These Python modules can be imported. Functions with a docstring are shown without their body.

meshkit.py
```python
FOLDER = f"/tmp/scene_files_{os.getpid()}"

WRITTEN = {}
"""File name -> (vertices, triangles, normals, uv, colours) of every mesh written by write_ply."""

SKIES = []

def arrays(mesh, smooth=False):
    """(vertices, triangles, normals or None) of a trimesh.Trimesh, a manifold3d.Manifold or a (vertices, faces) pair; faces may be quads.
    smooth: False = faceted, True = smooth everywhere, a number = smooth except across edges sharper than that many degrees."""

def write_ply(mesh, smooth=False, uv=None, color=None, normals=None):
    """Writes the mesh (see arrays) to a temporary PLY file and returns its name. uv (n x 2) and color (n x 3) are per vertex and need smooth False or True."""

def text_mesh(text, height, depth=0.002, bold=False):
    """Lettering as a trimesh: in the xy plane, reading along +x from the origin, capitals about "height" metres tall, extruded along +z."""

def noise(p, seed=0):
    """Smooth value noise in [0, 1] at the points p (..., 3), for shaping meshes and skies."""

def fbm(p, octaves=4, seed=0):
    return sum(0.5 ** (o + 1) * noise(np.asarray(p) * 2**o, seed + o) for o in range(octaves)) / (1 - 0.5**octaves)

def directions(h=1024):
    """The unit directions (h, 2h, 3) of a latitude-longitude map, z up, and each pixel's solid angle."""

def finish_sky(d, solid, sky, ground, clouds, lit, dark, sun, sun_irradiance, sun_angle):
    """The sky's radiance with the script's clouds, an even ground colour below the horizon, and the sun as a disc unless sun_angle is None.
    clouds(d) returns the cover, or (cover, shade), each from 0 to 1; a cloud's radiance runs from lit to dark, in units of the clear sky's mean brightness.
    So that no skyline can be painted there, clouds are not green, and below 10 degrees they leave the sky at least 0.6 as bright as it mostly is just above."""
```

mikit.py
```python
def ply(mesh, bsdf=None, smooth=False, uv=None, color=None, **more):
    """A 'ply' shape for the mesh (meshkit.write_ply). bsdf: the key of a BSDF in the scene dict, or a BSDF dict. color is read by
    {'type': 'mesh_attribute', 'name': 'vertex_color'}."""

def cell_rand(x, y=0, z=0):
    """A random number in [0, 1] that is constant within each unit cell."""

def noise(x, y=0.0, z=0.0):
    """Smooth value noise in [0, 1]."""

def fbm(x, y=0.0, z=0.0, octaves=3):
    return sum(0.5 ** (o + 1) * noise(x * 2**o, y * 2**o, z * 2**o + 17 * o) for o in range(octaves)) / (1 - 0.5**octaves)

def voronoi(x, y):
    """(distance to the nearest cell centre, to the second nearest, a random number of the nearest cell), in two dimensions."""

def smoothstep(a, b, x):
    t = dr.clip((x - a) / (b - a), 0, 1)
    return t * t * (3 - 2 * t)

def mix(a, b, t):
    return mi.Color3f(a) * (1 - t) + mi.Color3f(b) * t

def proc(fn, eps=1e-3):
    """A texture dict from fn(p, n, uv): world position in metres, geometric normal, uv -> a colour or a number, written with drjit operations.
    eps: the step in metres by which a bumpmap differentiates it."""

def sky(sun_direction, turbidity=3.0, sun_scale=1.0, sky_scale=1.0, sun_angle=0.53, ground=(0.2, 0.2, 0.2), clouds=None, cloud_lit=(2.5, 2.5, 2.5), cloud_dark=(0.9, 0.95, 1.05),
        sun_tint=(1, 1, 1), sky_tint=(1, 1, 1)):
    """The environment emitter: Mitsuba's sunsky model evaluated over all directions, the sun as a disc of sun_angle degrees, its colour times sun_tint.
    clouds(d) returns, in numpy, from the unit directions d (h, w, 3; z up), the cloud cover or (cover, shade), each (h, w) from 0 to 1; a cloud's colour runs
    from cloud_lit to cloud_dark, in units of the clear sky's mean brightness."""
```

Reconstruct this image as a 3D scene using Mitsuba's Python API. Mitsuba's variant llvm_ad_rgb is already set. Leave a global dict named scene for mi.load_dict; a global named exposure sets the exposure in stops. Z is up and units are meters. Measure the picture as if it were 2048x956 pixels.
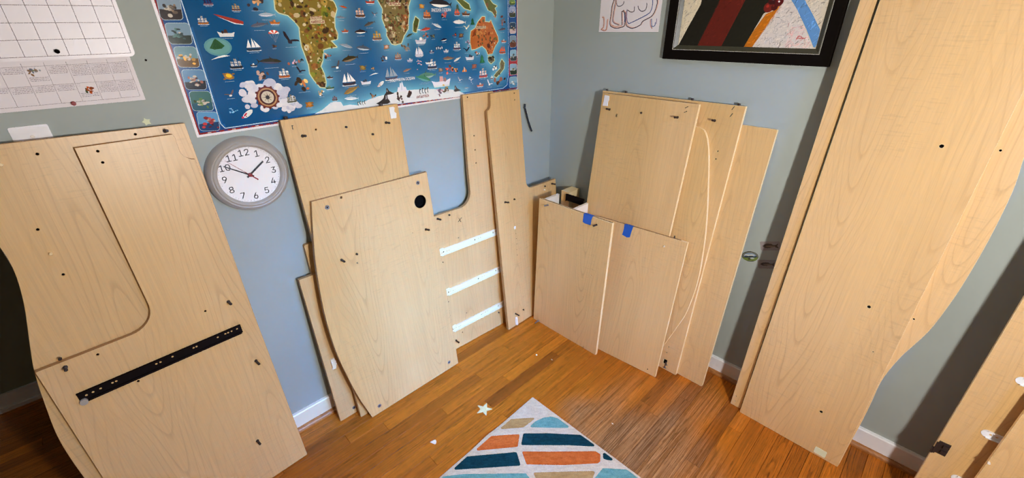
import math, random, numpy as np, trimesh, drjit as dr, mitsuba as mi, mikit, meshkit
from shapely.geometry import Polygon, LineString, Point, box as sbox
from shapely import affinity
from shapely.ops import unary_union
from mikit import noise, fbm, cell_rand, smoothstep, mix
T = mi.ScalarTransform4f
scene, labels = {}, {}

# ---------------------------------------------------------------- camera, sky, window light, exposure
exposure = 0.0
CAM = np.array([1.605, -1.875, 1.58])
FWD = np.array([-0.63996131, 0.62396247, -0.44846445]); UP = np.array([-0.31403092, 0.32029126, 0.89375505])
scene['camera'] = {'type': 'perspective', 'fov': 2*math.degrees(math.atan(1024/863.673)), 'fov_axis': 'x', 'near_clip': 0.02,
                   'to_world': T().look_at(origin=CAM.tolist(), target=(CAM+FWD).tolist(), up=UP.tolist())}
scene['sky'] = mikit.sky([0.925, -0.03, 0.38], turbidity=3.0, sun_scale=8.4, sun_angle=26.0, sun_tint=(0.26, 0.98, 3.90), sky_scale=85.0, ground=(0.03, 0.03, 0.03), sky_tint=(0.50, 1.10, 2.80))   # veiled morning sky
LAMP = np.array([2.35, -1.50, 1.36]); LAMP_POWER = (970.0, 940.0, 900.0); LAMP_AIM = np.array([math.cos(math.radians(150)), math.sin(math.radians(150)), -.10])

# ---------------------------------------------------------------- materials
def lin(h):
    h = h if len(h) == 6 else ''.join(c*2 for c in h)
    v = np.array([int(h[i:i+2], 16)/255 for i in (0, 2, 4)])
    return np.where(v <= .04045, v/12.92, ((v+.055)/1.055)**2.4)
def rgb(h): return {'type': 'rgb', 'value': lin(h).tolist()}
def mat(name, color, rough=.5, metal=0., spec=.5, **k):
    b = {'type': 'principled', 'base_color': rgb(color) if isinstance(color, str) else color, 'roughness': rough, 'metallic': metal, **k}
    if not metal: b['specular'] = spec
    scene[name] = {'type': 'twosided', 'bsdf': b}
    return name
def flat(name, color): scene[name] = {'type': 'twosided', 'bsdf': {'type': 'diffuse', 'reflectance': rgb(color)}}
VC = {'type': 'mesh_attribute', 'name': 'vertex_color'}

def maple(p, n, uv):
    """sliced maple: u across, v along the grain; the board number is in steps of 4 m of u"""
    u, v = mi.Float(uv.x), mi.Float(uv.y)
    bid = dr.floor(u/4); c = u - 4*bid - 1.0
    r0 = cell_rand(bid, 3, 7)
    wob = (noise(c*5 + bid*7.3, v*2.1, bid) - .5)*.05
    s = (c + wob + r0*.31)/.27; sid = dr.floor(s); t = (s - sid - .5)*.27
    r1 = cell_rand(bid, sid, 1); r2 = cell_rand(bid, sid, 2)
    t = t + (r1-.5)*.08
    h = t/.021
    F = (v*(4.5+4*r2) + r1*9)*dr.select(r2 > .5, 1., -1.) - h*h*.55/(1+.06*h*h) + 1.5*(noise(c*22, v*5, bid+5)-.5)
    ph = F - dr.floor(F)
    line = smoothstep(.70, .94, ph)*(1-smoothstep(.94, 1., ph))
    amp = dr.exp(-dr.square(t/.10))*(.35+.65*noise(v*1.7+bid, sid*3.1, 2.))
    fine = noise(c*520, v*9, bid) - .5
    fine2 = noise(c*170, v*3.1, bid+9) - .5
    broad = noise(c*9+bid*2, v*1.1, 4.) - .5
    fleck = smoothstep(.70, .92, noise(c*38, v*330, bid+2))*smoothstep(.46, .68, noise(c*6.+bid, v*3., 8.))
    shade = 1 - .135*amp*line + .075*fine + .055*fine2 + .11*broad - .065*fleck
    base = mix(lin('d2a96b').tolist(), lin('d8b17b').tolist(), noise(c*4+bid*1.7, v*.6, 6.))
    warm = mix([1, 1, 1], [1.0, .93, .82], (.6*amp*line) + .35*dr.maximum(-broad, 0))
    return dr.clip(base*warm*shade, 0, .9)
mat('maple', mikit.proc(maple), .36, spec=.42)
mat('maple_edge', 'e8d0a2', .42)
mat('edge_brown_shaded', 'a67c4c', .55, spec=.2)  # darker copy of maple_edge: shade on left-wall edges painted in, partly raw core
mat('hole_shade', '0d0906', .9, spec=.05)
mat('ruled_line', '6f666a', .7, spec=.1)
mat('raw_chipboard', mikit.proc(lambda p, n, uv: mix(lin('7a5a38').tolist(), lin('b08a5c').tolist(), noise(p.x*420, p.y*420, p.z*420))), .8, spec=.2)

def oak(p, n, uv):
    """oak strip: u across (number of the strip in whole units), v along (tone in steps of 8 m)"""
    u, v = mi.Float(uv.x), mi.Float(uv.y)
    pid = dr.floor(u); c = u - pid - .5; tn = dr.floor(v/8); w = v - 8*tn
    tone = tn/7
    r0 = cell_rand(pid, 5, 1); r1 = cell_rand(pid, 6, 2)
    c2 = c + (r0-.5)*.06 + .006*(noise(w*4, pid, 1.)-.5)
    F = (w*5+r1*7)*dr.select(r1 > .5, 1., -1.) - dr.square(c2/.0125)*.8 + 1.3*(noise(c*60, w*6, pid)-.5)
    ph = F - dr.floor(F)
    line = smoothstep(.35, .95, ph)*(1-smoothstep(.95, 1., ph))*dr.select(r0 > .42, 1., .35)
    streak = noise(c*420, w*5.5, pid) - .5
    pore = smoothstep(.66, .86, noise(c*760, w*26, pid+3))
    broad = noise(c*30, w*1.3, pid+7) - .5
    col = mix(lin('70340a').tolist(), lin('c06a14').tolist(), .12+.76*tone)
    sh = 1 - .30*line + .44*streak - .32*pore + .26*broad
    worn = smoothstep(.40, .72, fbm(p.x*3.1+4, p.y*2.2+1, 1., 3) - 1.0*dr.sqrt(dr.square((p.x-1.17)/.9)+dr.square((p.y+.68)/.9)) + .42)
    col = col*mi.Color3f(1.18, 1.27, 1.7)*dr.clip(sh, .25, 1.6)
    col = mix(col, mix(lin('66492e').tolist(), lin('b09268').tolist(), dr.clip(.55+streak*1.1-.6*pore-.35*line, 0, 1)), .62*worn)
    return dr.clip(col, 0, .9)
mat('oak', mikit.proc(oak), .45, spec=.22)
mat('oak_trim', mikit.proc(lambda p, n, uv: mix(lin('8a5226').tolist(), lin('b87c42').tolist(), noise(p.x*160*dr.abs(n.y)+p.z*260, p.y*160*dr.abs(n.x)+p.x*6, p.y*6))), .4)
mat('floor_base', '2a160a', .8)
mat('wall_paint', mikit.proc(lambda p, n, uv: mix(lin('9ea6a0').tolist(), lin('a6aea8').tolist(), fbm(p.x*3, p.y*3, p.z*3, 2))), .62, spec=.3)
mat('hall_paint', '8d8f78', .7, spec=.25)
mat('ceiling_paint', 'eeebe4', .8, spec=.2)
mat('white_trim', 'e9e9ec', .4)
mat('white_plastic', 'ecebf0', .35)
mat('white_enamel', 'e9edf2', .35)
flat('black_metal', '1a1310')
mat('dark_bronze', '33261f', .45, spec=.25)
mat('steel', '8f8f93', .35, metal=.85)
flat('black_plastic', '0d0b0a')
mat('grey_plastic', 'a39d94', .5)
mat('dial_white', 'eeeaf2', .5)
mat('melamine_white', 'e6ddcf', .45)
mat('ink_black', '121013', .6)
mat('ink_red', '7d1410', .5)
mat('print_gloss', VC, .13, spec=.5)
mat('print_satin', VC, .4, spec=.4)
mat('print_matte', VC, .75, spec=.2)
mat('paper', 'e9e3e6', .7, spec=.25)
mat('paper_laminated', 'ebe6ea', .35, spec=.4)
flat('frame_black', '14100d')
mat('frame_olive', '35321f', .4)
mat('highlight_line', 'd8d4c8', .3, metal=.5)
mat('blue_tape', '1a55ad', .6)
mat('glow_plastic', 'd9dcb6', .5)
mat('strap_black', '16181c', .6)
scene['window_glass'] = {'type': 'thindielectric', 'int_ior': 1.5}
def woven(c0, c1):
    return mikit.proc(lambda p, n, uv: mix(lin(c0).tolist(), lin(c1).tolist(), .5*noise(p.x*300, p.y*300, 1.) + .5*noise((p.x+p.y)*40, (p.x-p.y)*120, 2.)))
for nm, a, b in (('cream', 'bfb29c', 'ded3be'), ('tan', '9a7443', 'b8925c'), ('teal', '4f8480', '7aaaa2'), ('rust', 'ab4a1c', 'cc6a30'), ('navy', '06252b', '0e3d44')):
    mat('rug_'+nm, woven(a, b), .92, spec=.1)
mat('lawn', '2a331c', .9, spec=.1); mat('needles', '1a2418', .9, spec=.1);
mat('lamp_metal', '6b5d48', .35, metal=.8)

# ---------------------------------------------------------------- helpers
def numbered(k):
    if k not in labels and k not in scene and not any(q.startswith(k+'__') for q in scene): return k
    i = 1
    while True:
        q = f'{k}_{i:03d}'
        if q not in labels and q not in scene and not any(z.startswith(q+'__') for z in scene): return q
        i += 1
def thing(name, label, cat, group=None):
    k = numbered(name); labels[k] = {'label': label, 'category': cat}
    if group: labels[k]['group'] = group
    return k
def add(key, mesh, m, smooth=False, label=None, uv=None, color=None, kind=None):
    k = numbered(key)
    scene[k] = mikit.ply(mesh, m, smooth=smooth, uv=uv, color=color)
    d = {}
    if label: d['label'] = label
    if kind: d['kind'] = kind
    if d: labels[k] = {**labels.get(k, {}), **d}
    return k
def struct(name, mesh, m, **k):
    q = add(name, mesh, m, **k); labels[q] = {**labels.get(q, {}), 'kind': 'structure'}
    return q
def bx(x0, x1, y0, y1, z0, z1):
    b = trimesh.creation.box([x1-x0, y1-y0, z1-z0]); b.apply_translation([(x0+x1)/2, (y0+y1)/2, (z0+z1)/2]); return b
def cat(*ms):
    ms = [m for q in ms for m in (q if isinstance(q, (list, tuple)) else [q])]
    return trimesh.util.concatenate(ms)
def polys(g):
    return [q for q in getattr(g, 'geoms', [g]) if q.geom_type == 'Polygon' and q.area > 1e-9]
def extr(poly, h):
    return cat([trimesh.creation.extrude_polygon(q, h, engine='earcut') for q in polys(poly)])
def lathe(prof, n=16):
    return trimesh.creation.revolve(np.array(prof, float), sections=n)
def bar(p, q, r, n=10):
    return trimesh.creation.cylinder(radius=r, segment=[p, q], sections=n)
def curve(pts, k=6):
    """smooth (Catmull-Rom) points through pts"""
    P = np.array([pts[0]]+list(pts)+[pts[-1]], float); o = []
    for i in range(1, len(P)-2):
        for t in np.linspace(0, 1, k, endpoint=False):
            a, b, c, d = P[i-1:i+3]
            o.append(.5*((2*b)+(c-a)*t+(2*a-5*b+4*c-d)*t*t+(3*b-a-3*c+d)*t**3))
    return [tuple(x) for x in o]+[tuple(P[-2])]
def arc(cx, cy, r, a0, a1, n=8):
    return [(cx+r*math.cos(math.radians(a)), cy+r*math.sin(math.radians(a))) for a in np.linspace(a0, a1, n)]
class Frame:
    """a board's front face: corner A on the floor, u along its foot, v up its face, w out of the face"""
    def __init__(s, A, ang, tilt, thick=.017):
        a, t = math.radians(ang), math.radians(tilt)
        s.u = np.array([math.cos(a), math.sin(a), 0]); n0 = np.cross(s.u, [0, 0, 1.])
        s.v = np.array([0, 0, math.cos(t)])-n0*math.sin(t); s.n = np.cross(s.u, s.v); s.t = thick
        s.A = np.array([A[0], A[1], (A[2] if len(A) > 2 else 0)+thick*max(math.sin(t), 0)])
        s.M = np.eye(4); s.M[:3, 0], s.M[:3, 1], s.M[:3, 2], s.M[:3, 3] = s.u, s.v, s.n, s.A
    def put(s, m, u=0, v=0, w=0, rot=0):
        m = m.copy(); R = trimesh.transformations.rotation_matrix(math.radians(rot), [0, 0, 1]); R[:3, 3] = (u, v, w)
        m.apply_transform(R); m.apply_transform(s.M); return m
WALL_L = Frame((0, 0, 0), 90, 0, 0)     # u = y, v = z, w = x
WALL_R = Frame((0, 0, 0), 0, 0, 0)      # u = x, v = z, w = -y
BID = [0]
def wood(key, fr, poly, m='maple', thick=None, edge='maple_edge', part='panel', horiz=False, label=None):
    """a laminate board: the two faces and core as one part, its glued edge band as another"""
    t = thick or fr.t; BID[0] += 1
    inner = poly.buffer(-.0006, join_style=2)
    b = extr(inner, t); b.apply_translation([0, 0, -t])
    lu = b.vertices[:, :2].copy()
    uv = (lu[:, ::-1] if horiz else lu)+[4*BID[0]+1.0, 2.0]
    b.apply_transform(fr.M)
    add(f'{key}__{part}', b, m, uv=uv, label=label)
    r = extr(poly.difference(inner), t-.0008); r.apply_translation([0, 0, -t+.0004]); r.apply_transform(fr.M)
    add(f'{key}__edge_band', r, edge)
# fittings, w = out of the board
BOLT = lathe([(0, 0), (.0052, 0), (.0052, .0015), (.0034, .0016), (.0034, .010), (.0040, .0105), (.0040, .018), (.0027, .0185), (.0027, .0225), (.0042, .023), (.0042, .027), (.003, .0285), (0, .0285)], 12)
STUB = lathe([(0, 0), (.004, 0), (.004, .006), (.003, .0075), (0, .0075)], 10)
CAMLOCK = cat(lathe([(0, 0), (.0085, 0), (.0085, .0008), (.0078, .0014), (0, .0014)], 20))
CROSS = cat(bx(-.0045, .0045, -.0009, .0009, .0012, .0018), bx(-.0009, .0009, -.0045, .0045, .0012, .0018))
DOT = lathe([(0, 0), (.0026, 0), (.0026, .0006), (0, .0006)], 12)
def bolts(key, fr, pts, name='cam_bolt', mesh=BOLT, m='dark_bronze', tilt=True):
    for i, (u, v) in enumerate(pts):
        mm = mesh.copy()
        if tilt: mm.apply_transform(trimesh.transformations.rotation_matrix(.10*((i*37 % 5)-2)/2, [1, .4*((i % 3)-1), 0]))
        add(f'{key}__{name}', fr.put(mm, u, v, 0), m, smooth=40)
def locks(key, fr, pts):
    for u, v in pts:
        k = add(f'{key}__cam_lock', fr.put(CAMLOCK, u, v, 0), 'steel', smooth=40)
        add(f'{k}__slot', fr.put(CROSS, u, v, 0, 20), 'black_metal')
def darken_holes(key, fr, pts, r=.003):
    for u, v in pts: add(f'{key}__hole_shade_disc', fr.put(lathe([(0, 0), (r-.0002, 0), (r-.0002, .0005), (0, .0005)], 14), u, v, -.0032), 'hole_shade')  # dark disc in each hole paints the shade inside it
def holes(pts, r=.003):
    return unary_union([Point(u, v).buffer(r if not isinstance(r, dict) else r[(u, v)], 6) for u, v in pts])
def slide(key, fr, u0, u1, v, m, h=.034, tab=True, hole_at=(), name='drawer_slide', lab=None):
    """a drawer runner: pressed channel with a row of screw holes"""
    L = u1-u0
    plate = sbox(0, -h/2, L, h/2)
    hs = unary_union([Point(a*L, b*h).buffer(.0032, 6) for a, b in hole_at]) if hole_at else None
    if tab: plate = plate.union(Polygon([(0, 0), (0, h*.62), (.018, h*.66), (.028, h/2), (.03, 0)]))
    p = extr(plate.difference(hs) if hs is not None else plate, .0016)
    f1 = bx(0, L-.004, h/2-.0016, h/2, 0, .009); f2 = bx(.006, L-.004, -h/2, -h/2+.0016, 0, .009)
    lip = bx(.02, L-.006, -h/2, -h/2+.006, .0075, .009)
    return add(f'{key}__{name}', fr.put(cat(p, f1, f2, lip), u0, v, .0006), m, label=lab)

# ---------------------------------------------------------------- measurements of the printed and painted things (mm on the poster, m elsewhere)
LANDS = {'SA': [(312,372),(309,347),(317,338),(343,331),(361,312),(371,295),(367,268),(366,238),(371,212),(376,180),(374,153),(384,132),(400,108),(416,105),(422,122),(421,151),(414,174),(424,191),(434,227),(457,232),(483,233),(465,253),(490,259),(494,273),(488,295),(493,324),(506,350),(502,366),(496,376)],'AF': [(667,380),(682,352),(675,319),(682,299),(689,281),(685,265),(701,236),(714,232),(742,237),(758,263),(779,286),(782,307),(789,338),(789,360),(801,383)],'MG': [(818,326),(833,316),(825,295),(815,273),(802,276),(806,302)],'AU': [(1089,253),(1094,271),(1117,281),(1134,305),(1159,326),(1176,326),(1174,307),(1202,304),(1210,312),(1230,277),(1250,246),(1253,228),(1231,206),(1213,177),(1188,174),(1176,197),(1153,212),(1112,200),(1093,199),(1087,229)],'NZ': [(1273,148),(1290,131),(1285,107),(1263,89),(1235,71),(1220,79),(1243,97),(1263,109),(1261,131)],'TS': [(1189,165),(1220,163),(1226,146),(1204,134),(1189,146)],'INa': [(1026,388),(1063,359),(1095,352),(1089,373),(1055,389)],'INb': [(1174,391),(1184,372),(1195,355),(1221,346),(1239,326),(1245,346),(1234,361),(1249,370),(1226,377),(1208,392)],'AN': [(360,21),(392,32),(419,48),(438,54),(463,50),(470,35),(496,37),(526,30),(570,45),(613,53),(688,60),(721,64),(784,61),(857,56),(970,43),(1013,30),(1038,18),(1037,8)]}
CLOUD = [((169,138),17),((183,137),25),((164,128),12),((196,121),32),((175,105),25),((195,98),28),((228,120),28),((246,110),25),((268,113),26),((279,104),17),((247,89),32),((221,71),25),((245,63),17),((273,67),25),((296,70),21),((200,66),21),((182,76),16),((289,52),14),((307,61),17),((279,45),14)]
COMPASS = (223,93)
ICONS = [('ship',130,364,29,'756','325'),('ship',198,350,29,'643','ca7'),('blob',257,362,54,'322','c96'),('ship',104,316,33,'a62','eee'),('canoe',172,319,75,'a32','a43'),('fish',278,331,48,'abc','dde'),('boat',298,311,32,'b62','d84'),('fish',249,303,50,'556','678'),('boat',155,283,46,'eee','532'),('sail',218,246,45,'234','fff'),('balloon',287,279,33,'d54','fff'),('blob',279,243,20,'a63','334'),('bird',333,256,57,'112','223'),('wake',122,219,54,'dde','fff'),('ship',158,197,43,'222','ddd'),('boat',207,192,22,'222','fff'),('fish',258,199,69,'221','445'),('blob',329,191,30,'a65','cab'),('blob',357,197,17,'112','223'),('turtle',129,165,40,'a73','fc2'),('blob',224,164,47,'754','ca9'),('ship',290,160,44,'a52','fff'),('bird',344,164,35,'112','223'),('bird',119,111,33,'655','eee'),('dots',112,62,30,'7bd','9ce'),('zep',153,50,38,'eee','b34'),('ship',295,79,40,'554','998'),('turtle',349,56,31,'a72','c84'),('blob',343,120,63,'c74','eb7'),('fish',532,356,27,'a42','c53'),('ship',589,338,44,'532','ecb'),('bird',646,334,24,'556','ccd'),('boat',634,375,37,'a32','dba'),('fish',516,324,34,'678','89a'),('boat',523,283,27,'943','c74'),('whale',581,278,46,'112','fff'),('fish',619,303,45,'444','666'),('ship',643,263,46,'754','da4'),('fish',519,234,48,'89a','abc'),('whale',582,224,56,'456','bcd'),('blob',446,204,31,'a54','dcb'),('turtle',676,225,32,'a75','dba'),('blob',661,186,31,'445','ddd'),('whale',523,191,61,'221','876'),('ship',721,190,36,'743','c96'),('blob',766,224,43,'dcb','543'),('sail',818,197,38,'ccd','eef'),('boat',772,175,28,'aac','eee'),('boat',830,242,51,'ccd','fff'),('fish',782,262,33,'343','565'),('blob',861,263,29,'544','a65'),('turtle',851,363,32,'c83','da5'),('ship',870,334,38,'a52','e84'),('bird',471,168,42,'444','fff'),('sail',506,121,57,'223','fff'),('turtle',568,159,35,'763','a84'),('wake',609,134,39,'eee','fff'),('blob',611,153,17,'653','a86'),('sail',681,126,61,'445','9ab'),('fish',753,137,38,'865','a87'),('dots',813,155,35,'dab','ecc'),('boat',573,110,43,'dde','345'),('zep',633,97,31,'eee','caa'),('whale',509,85,62,'863','a84'),('whale',829,99,70,'486','6aa'),('berg',722,75,47,'eef','fff'),('seal',663,66,41,'222','111'),('blob',592,60,30,'754','a75'),('seal',635,40,64,'222','111'),('penguin',543,36,35,'223','fff'),('blob',757,50,44,'743','322'),('penguin',826,51,50,'223','fff'),('blob',701,35,40,'322','433'),('boat',433,103,32,'353','686'),('blob',398,86,29,'fff','ca7'),('ship',443,64,25,'322','844'),('turtle',350,54,35,'a62','c84'),('fish',504,57,52,'cde','fff'),('boat',440,137,24,'322','543'),('boat',859,160,30,'eee','456'),('whale',938,372,103,'112','fff'),('blob',955,331,41,'fff','a55'),('ship',872,334,45,'532','e83'),('sail',1022,343,32,'a42','e64'),('boat',1070,339,45,'643','a75'),('fish',917,294,47,'bcd','eee'),('fish',861,282,49,'a43','d66'),('wake',837,279,42,'eee','fff'),('fish',1030,306,65,'eee','fff'),('bird',1068,284,37,'ddc','ffe'),('blob',893,255,27,'332','664'),('blob',1004,260,25,'d53','222'),('turtle',1037,256,33,'643','875'),('whale',946,241,35,'113','fff'),('ship',1011,215,47,'545','fff'),('penguin',918,211,35,'223','fff'),('boat',880,200,26,'335','eee'),('boat',952,200,28,'ccd','eee'),('bird',1062,197,38,'112','334'),('sail',818,202,42,'bbc','eee'),('boat',833,244,51,'ccd','fff'),('boat',1079,168,51,'dde','334'),('blob',1123,180,32,'eee','a65'),('sail',1278,187,44,'a42','e63'),('boat',1288,227,35,'a65','dcc'),('fish',1280,275,43,'445','667'),('blob',1281,315,51,'855','667'),('tree',1150,156,40,'264','385'),('blob',1204,156,38,'221','443'),('blob',1075,223,35,'99b','bac'),('tree',1104,308,30,'253','264'),('tree',1027,361,28,'354','465'),('bird',1236,326,25,'a54','b65'),('fish',960,169,57,'754','a97'),('ship',876,151,57,'334','fff'),('fish',1007,162,40,'ddd','eee'),('turtle',917,127,32,'765','a87'),('blob',959,125,43,'a43','c54'),('blob',996,121,34,'d73','e95'),('berg',1045,118,27,'d84','a42'),('turtle',1102,129,39,'854','a65'),('ship',1153,95,62,'a44','fee'),('boat',916,81,99,'eef','daa'),('whale',843,108,87,'587','9bb'),('bird',1017,78,30,'aab','dde'),('dots',1077,75,32,'dde','fff'),('boat',1132,47,42,'a54','dcc'),('bird',1191,45,43,'dde','fff'),('blob',1259,54,62,'532','854'),('sail',1207,73,20,'223','fff'),('blob',1234,116,43,'222','fff'),('fish',1051,41,28,'89a','bcd'),('seal',997,44,42,'333','a54'),('blob',938,48,44,'ca5','543'),('blob',901,46,39,'c9a','656')]
ISLAND = ((124,247),(121,254))
THUMBS = [[(15,378),(66,379),(58,319),(8,319)],[(13,310),(70,310),(62,257),(9,259)],[(15,251),(68,249),(63,195),(12,199)],[(16,191),(70,187),(63,133),(13,138)],[(17,132),(69,127),(64,72),(12,78)],[(19,73),(71,66),(64,12),(13,19)]]
THUMBSR = [[(1326,367),(1365,369),(1367,326),(1326,325)],[(1327,302),(1367,303),(1368,257),(1327,257)],[(1327,247),(1368,247),(1369,198),(1327,197)],[(1328,185),(1370,185),(1372,137),(1330,138)],[(1325,124),(1372,122),(1374,74),(1328,76)],[(1321,64),(1373,64),(1376,15),(1322,17)],[(1325,395),(1364,395),(1366,376),(1326,374)]]
INNER = [(69,367),(72,159),(72,32),(80,17),(237,18),(492,19),(1038,18),(1277,19),(1304,31),(1314,76),(1317,394)]
NAMES = [('SOUTH',413,318,448,319,60,'922'),('AMERICA',410,307,455,308,60,'922'),('AFRICA',710,364,756,365,50,'922'),('INDIAN OCEAN',894,345,990,347,55,'eef'),('SOUTHERN OCEAN',670,100,785,101,60,'eef'),('ANTARCTICA',784,26,846,27,50,'922'),('AUSTRALIA',1123,282,1177,282,40,'922')]
PAINT = [('ddcfb0',[(0.6883,1.4893),(0.6878,1.661),(0.7579,1.6583),(0.7564,1.6359)]),('1c180c',[(0.6891,1.4879),(0.7559,1.6384),(0.7565,1.6658),(0.8382,1.6625),(0.8276,1.6411),(0.7709,1.4894)]),('5e1a0c',[(0.7682,1.4867),(0.8261,1.6485),(0.8303,1.6638),(0.928,1.6598),(0.9204,1.6451),(0.8651,1.4878)]),('1c190b',[(0.8646,1.4875),(0.9204,1.6451),(0.9253,1.6599),(1.0475,1.6549),(1.0473,1.6359),(0.9925,1.5994),(0.9485,1.4878)]),('b8670f',[(0.948,1.4875),(0.9707,1.5434),(1.0007,1.598),(1.0262,1.6099),(1.0483,1.6371),(1.0465,1.6191),(0.9779,1.4878)]),('cfc3b4',[(0.9773,1.4878),(1.0291,1.5975),(1.0473,1.6359),(1.05,1.6548),(1.0623,1.6543),(1.072,1.6398),(1.101,1.6058),(1.1784,1.486)]),('5b88b5',[(1.0647,1.6542),(1.072,1.6398),(1.1016,1.6035),(1.1421,1.5479),(1.1761,1.4948),(1.1811,1.4935),(1.1839,1.5048),(1.1827,1.5469),(1.1453,1.5979),(1.1127,1.6384),(1.1032,1.6526)]),('c9bca4',[(1.1032,1.6526),(1.1127,1.6384),(1.1453,1.5979),(1.1827,1.5469),(1.1808,1.6494)])]
BALLS = [((1.0048,1.619),0.016,'6e1d12'),((1.0238,1.6197),0.011,'4a120c'),((1.0348,1.6363),0.014,'52100e'),((1.0109,1.6395),0.012,'3a0d0b')]
SIGN = [(1.1174,1.5183),(1.1233,1.5283),(1.1307,1.5279),(1.121,1.5277),(1.1195,1.5195),(1.1246,1.5233),(1.128,1.5197),(1.1305,1.5239),(1.1304,1.5197),(1.1332,1.5271),(1.134,1.5198),(1.1371,1.5235),(1.1375,1.5198),(1.1403,1.5231),(1.1422,1.5201),(1.146,1.5241)]
STROKES = [[(0.3552,1.6707),(0.3449,1.6422),(0.3429,1.6071),(0.3413,1.5683),(0.3586,1.5548),(0.3824,1.5518),(0.4125,1.5577),(0.4188,1.568),(0.4134,1.6117),(0.4012,1.6192)],[(0.3629,1.6705),(0.3579,1.6303),(0.3557,1.5802),(0.3886,1.5652)],[(0.3976,1.6178),(0.4059,1.5651)],[(0.4246,1.6258),(0.4271,1.5913),(0.437,1.5723),(0.4517,1.5737),(0.5197,1.6014),(0.5415,1.6176),(0.546,1.6448),(0.5414,1.6639)],[(0.4167,1.6145),(0.4263,1.568),(0.443,1.5548),(0.4656,1.5519),(0.4967,1.5634),(0.5088,1.5791),(0.5448,1.5955),(0.559,1.6145),(0.5663,1.6442),(0.5633,1.663)],[(0.3661,1.6589),(0.3718,1.6429),(0.3874,1.6396),(0.4016,1.6464),(0.4058,1.6576)],[(0.4287,1.6229),(0.4462,1.6154),(0.4603,1.6194),(0.46,1.6349)],[(0.4776,1.6372),(0.4847,1.6244),(0.4999,1.6171),(0.5149,1.6224),(0.5197,1.6374),(0.5183,1.647)],[(0.296,1.5973),(0.3049,1.5897),(0.3063,1.5563),(0.295,1.547),(0.3181,1.541),(0.3245,1.5563),(0.3253,1.5865)],[(0.5445,1.5858),(0.5477,1.5647),(0.5567,1.5506)],[(0.5495,1.5871),(0.5554,1.5591),(0.5685,1.5633),(0.5688,1.573)],[(0.5734,1.5868),(0.5743,1.5702)],[(0.3444,1.5683),(0.3699,1.5593),(0.4043,1.5622)],[(0.3977,1.6164),(0.4082,1.6233)],[(0.4156,1.6088),(0.4211,1.5797)]]
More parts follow.
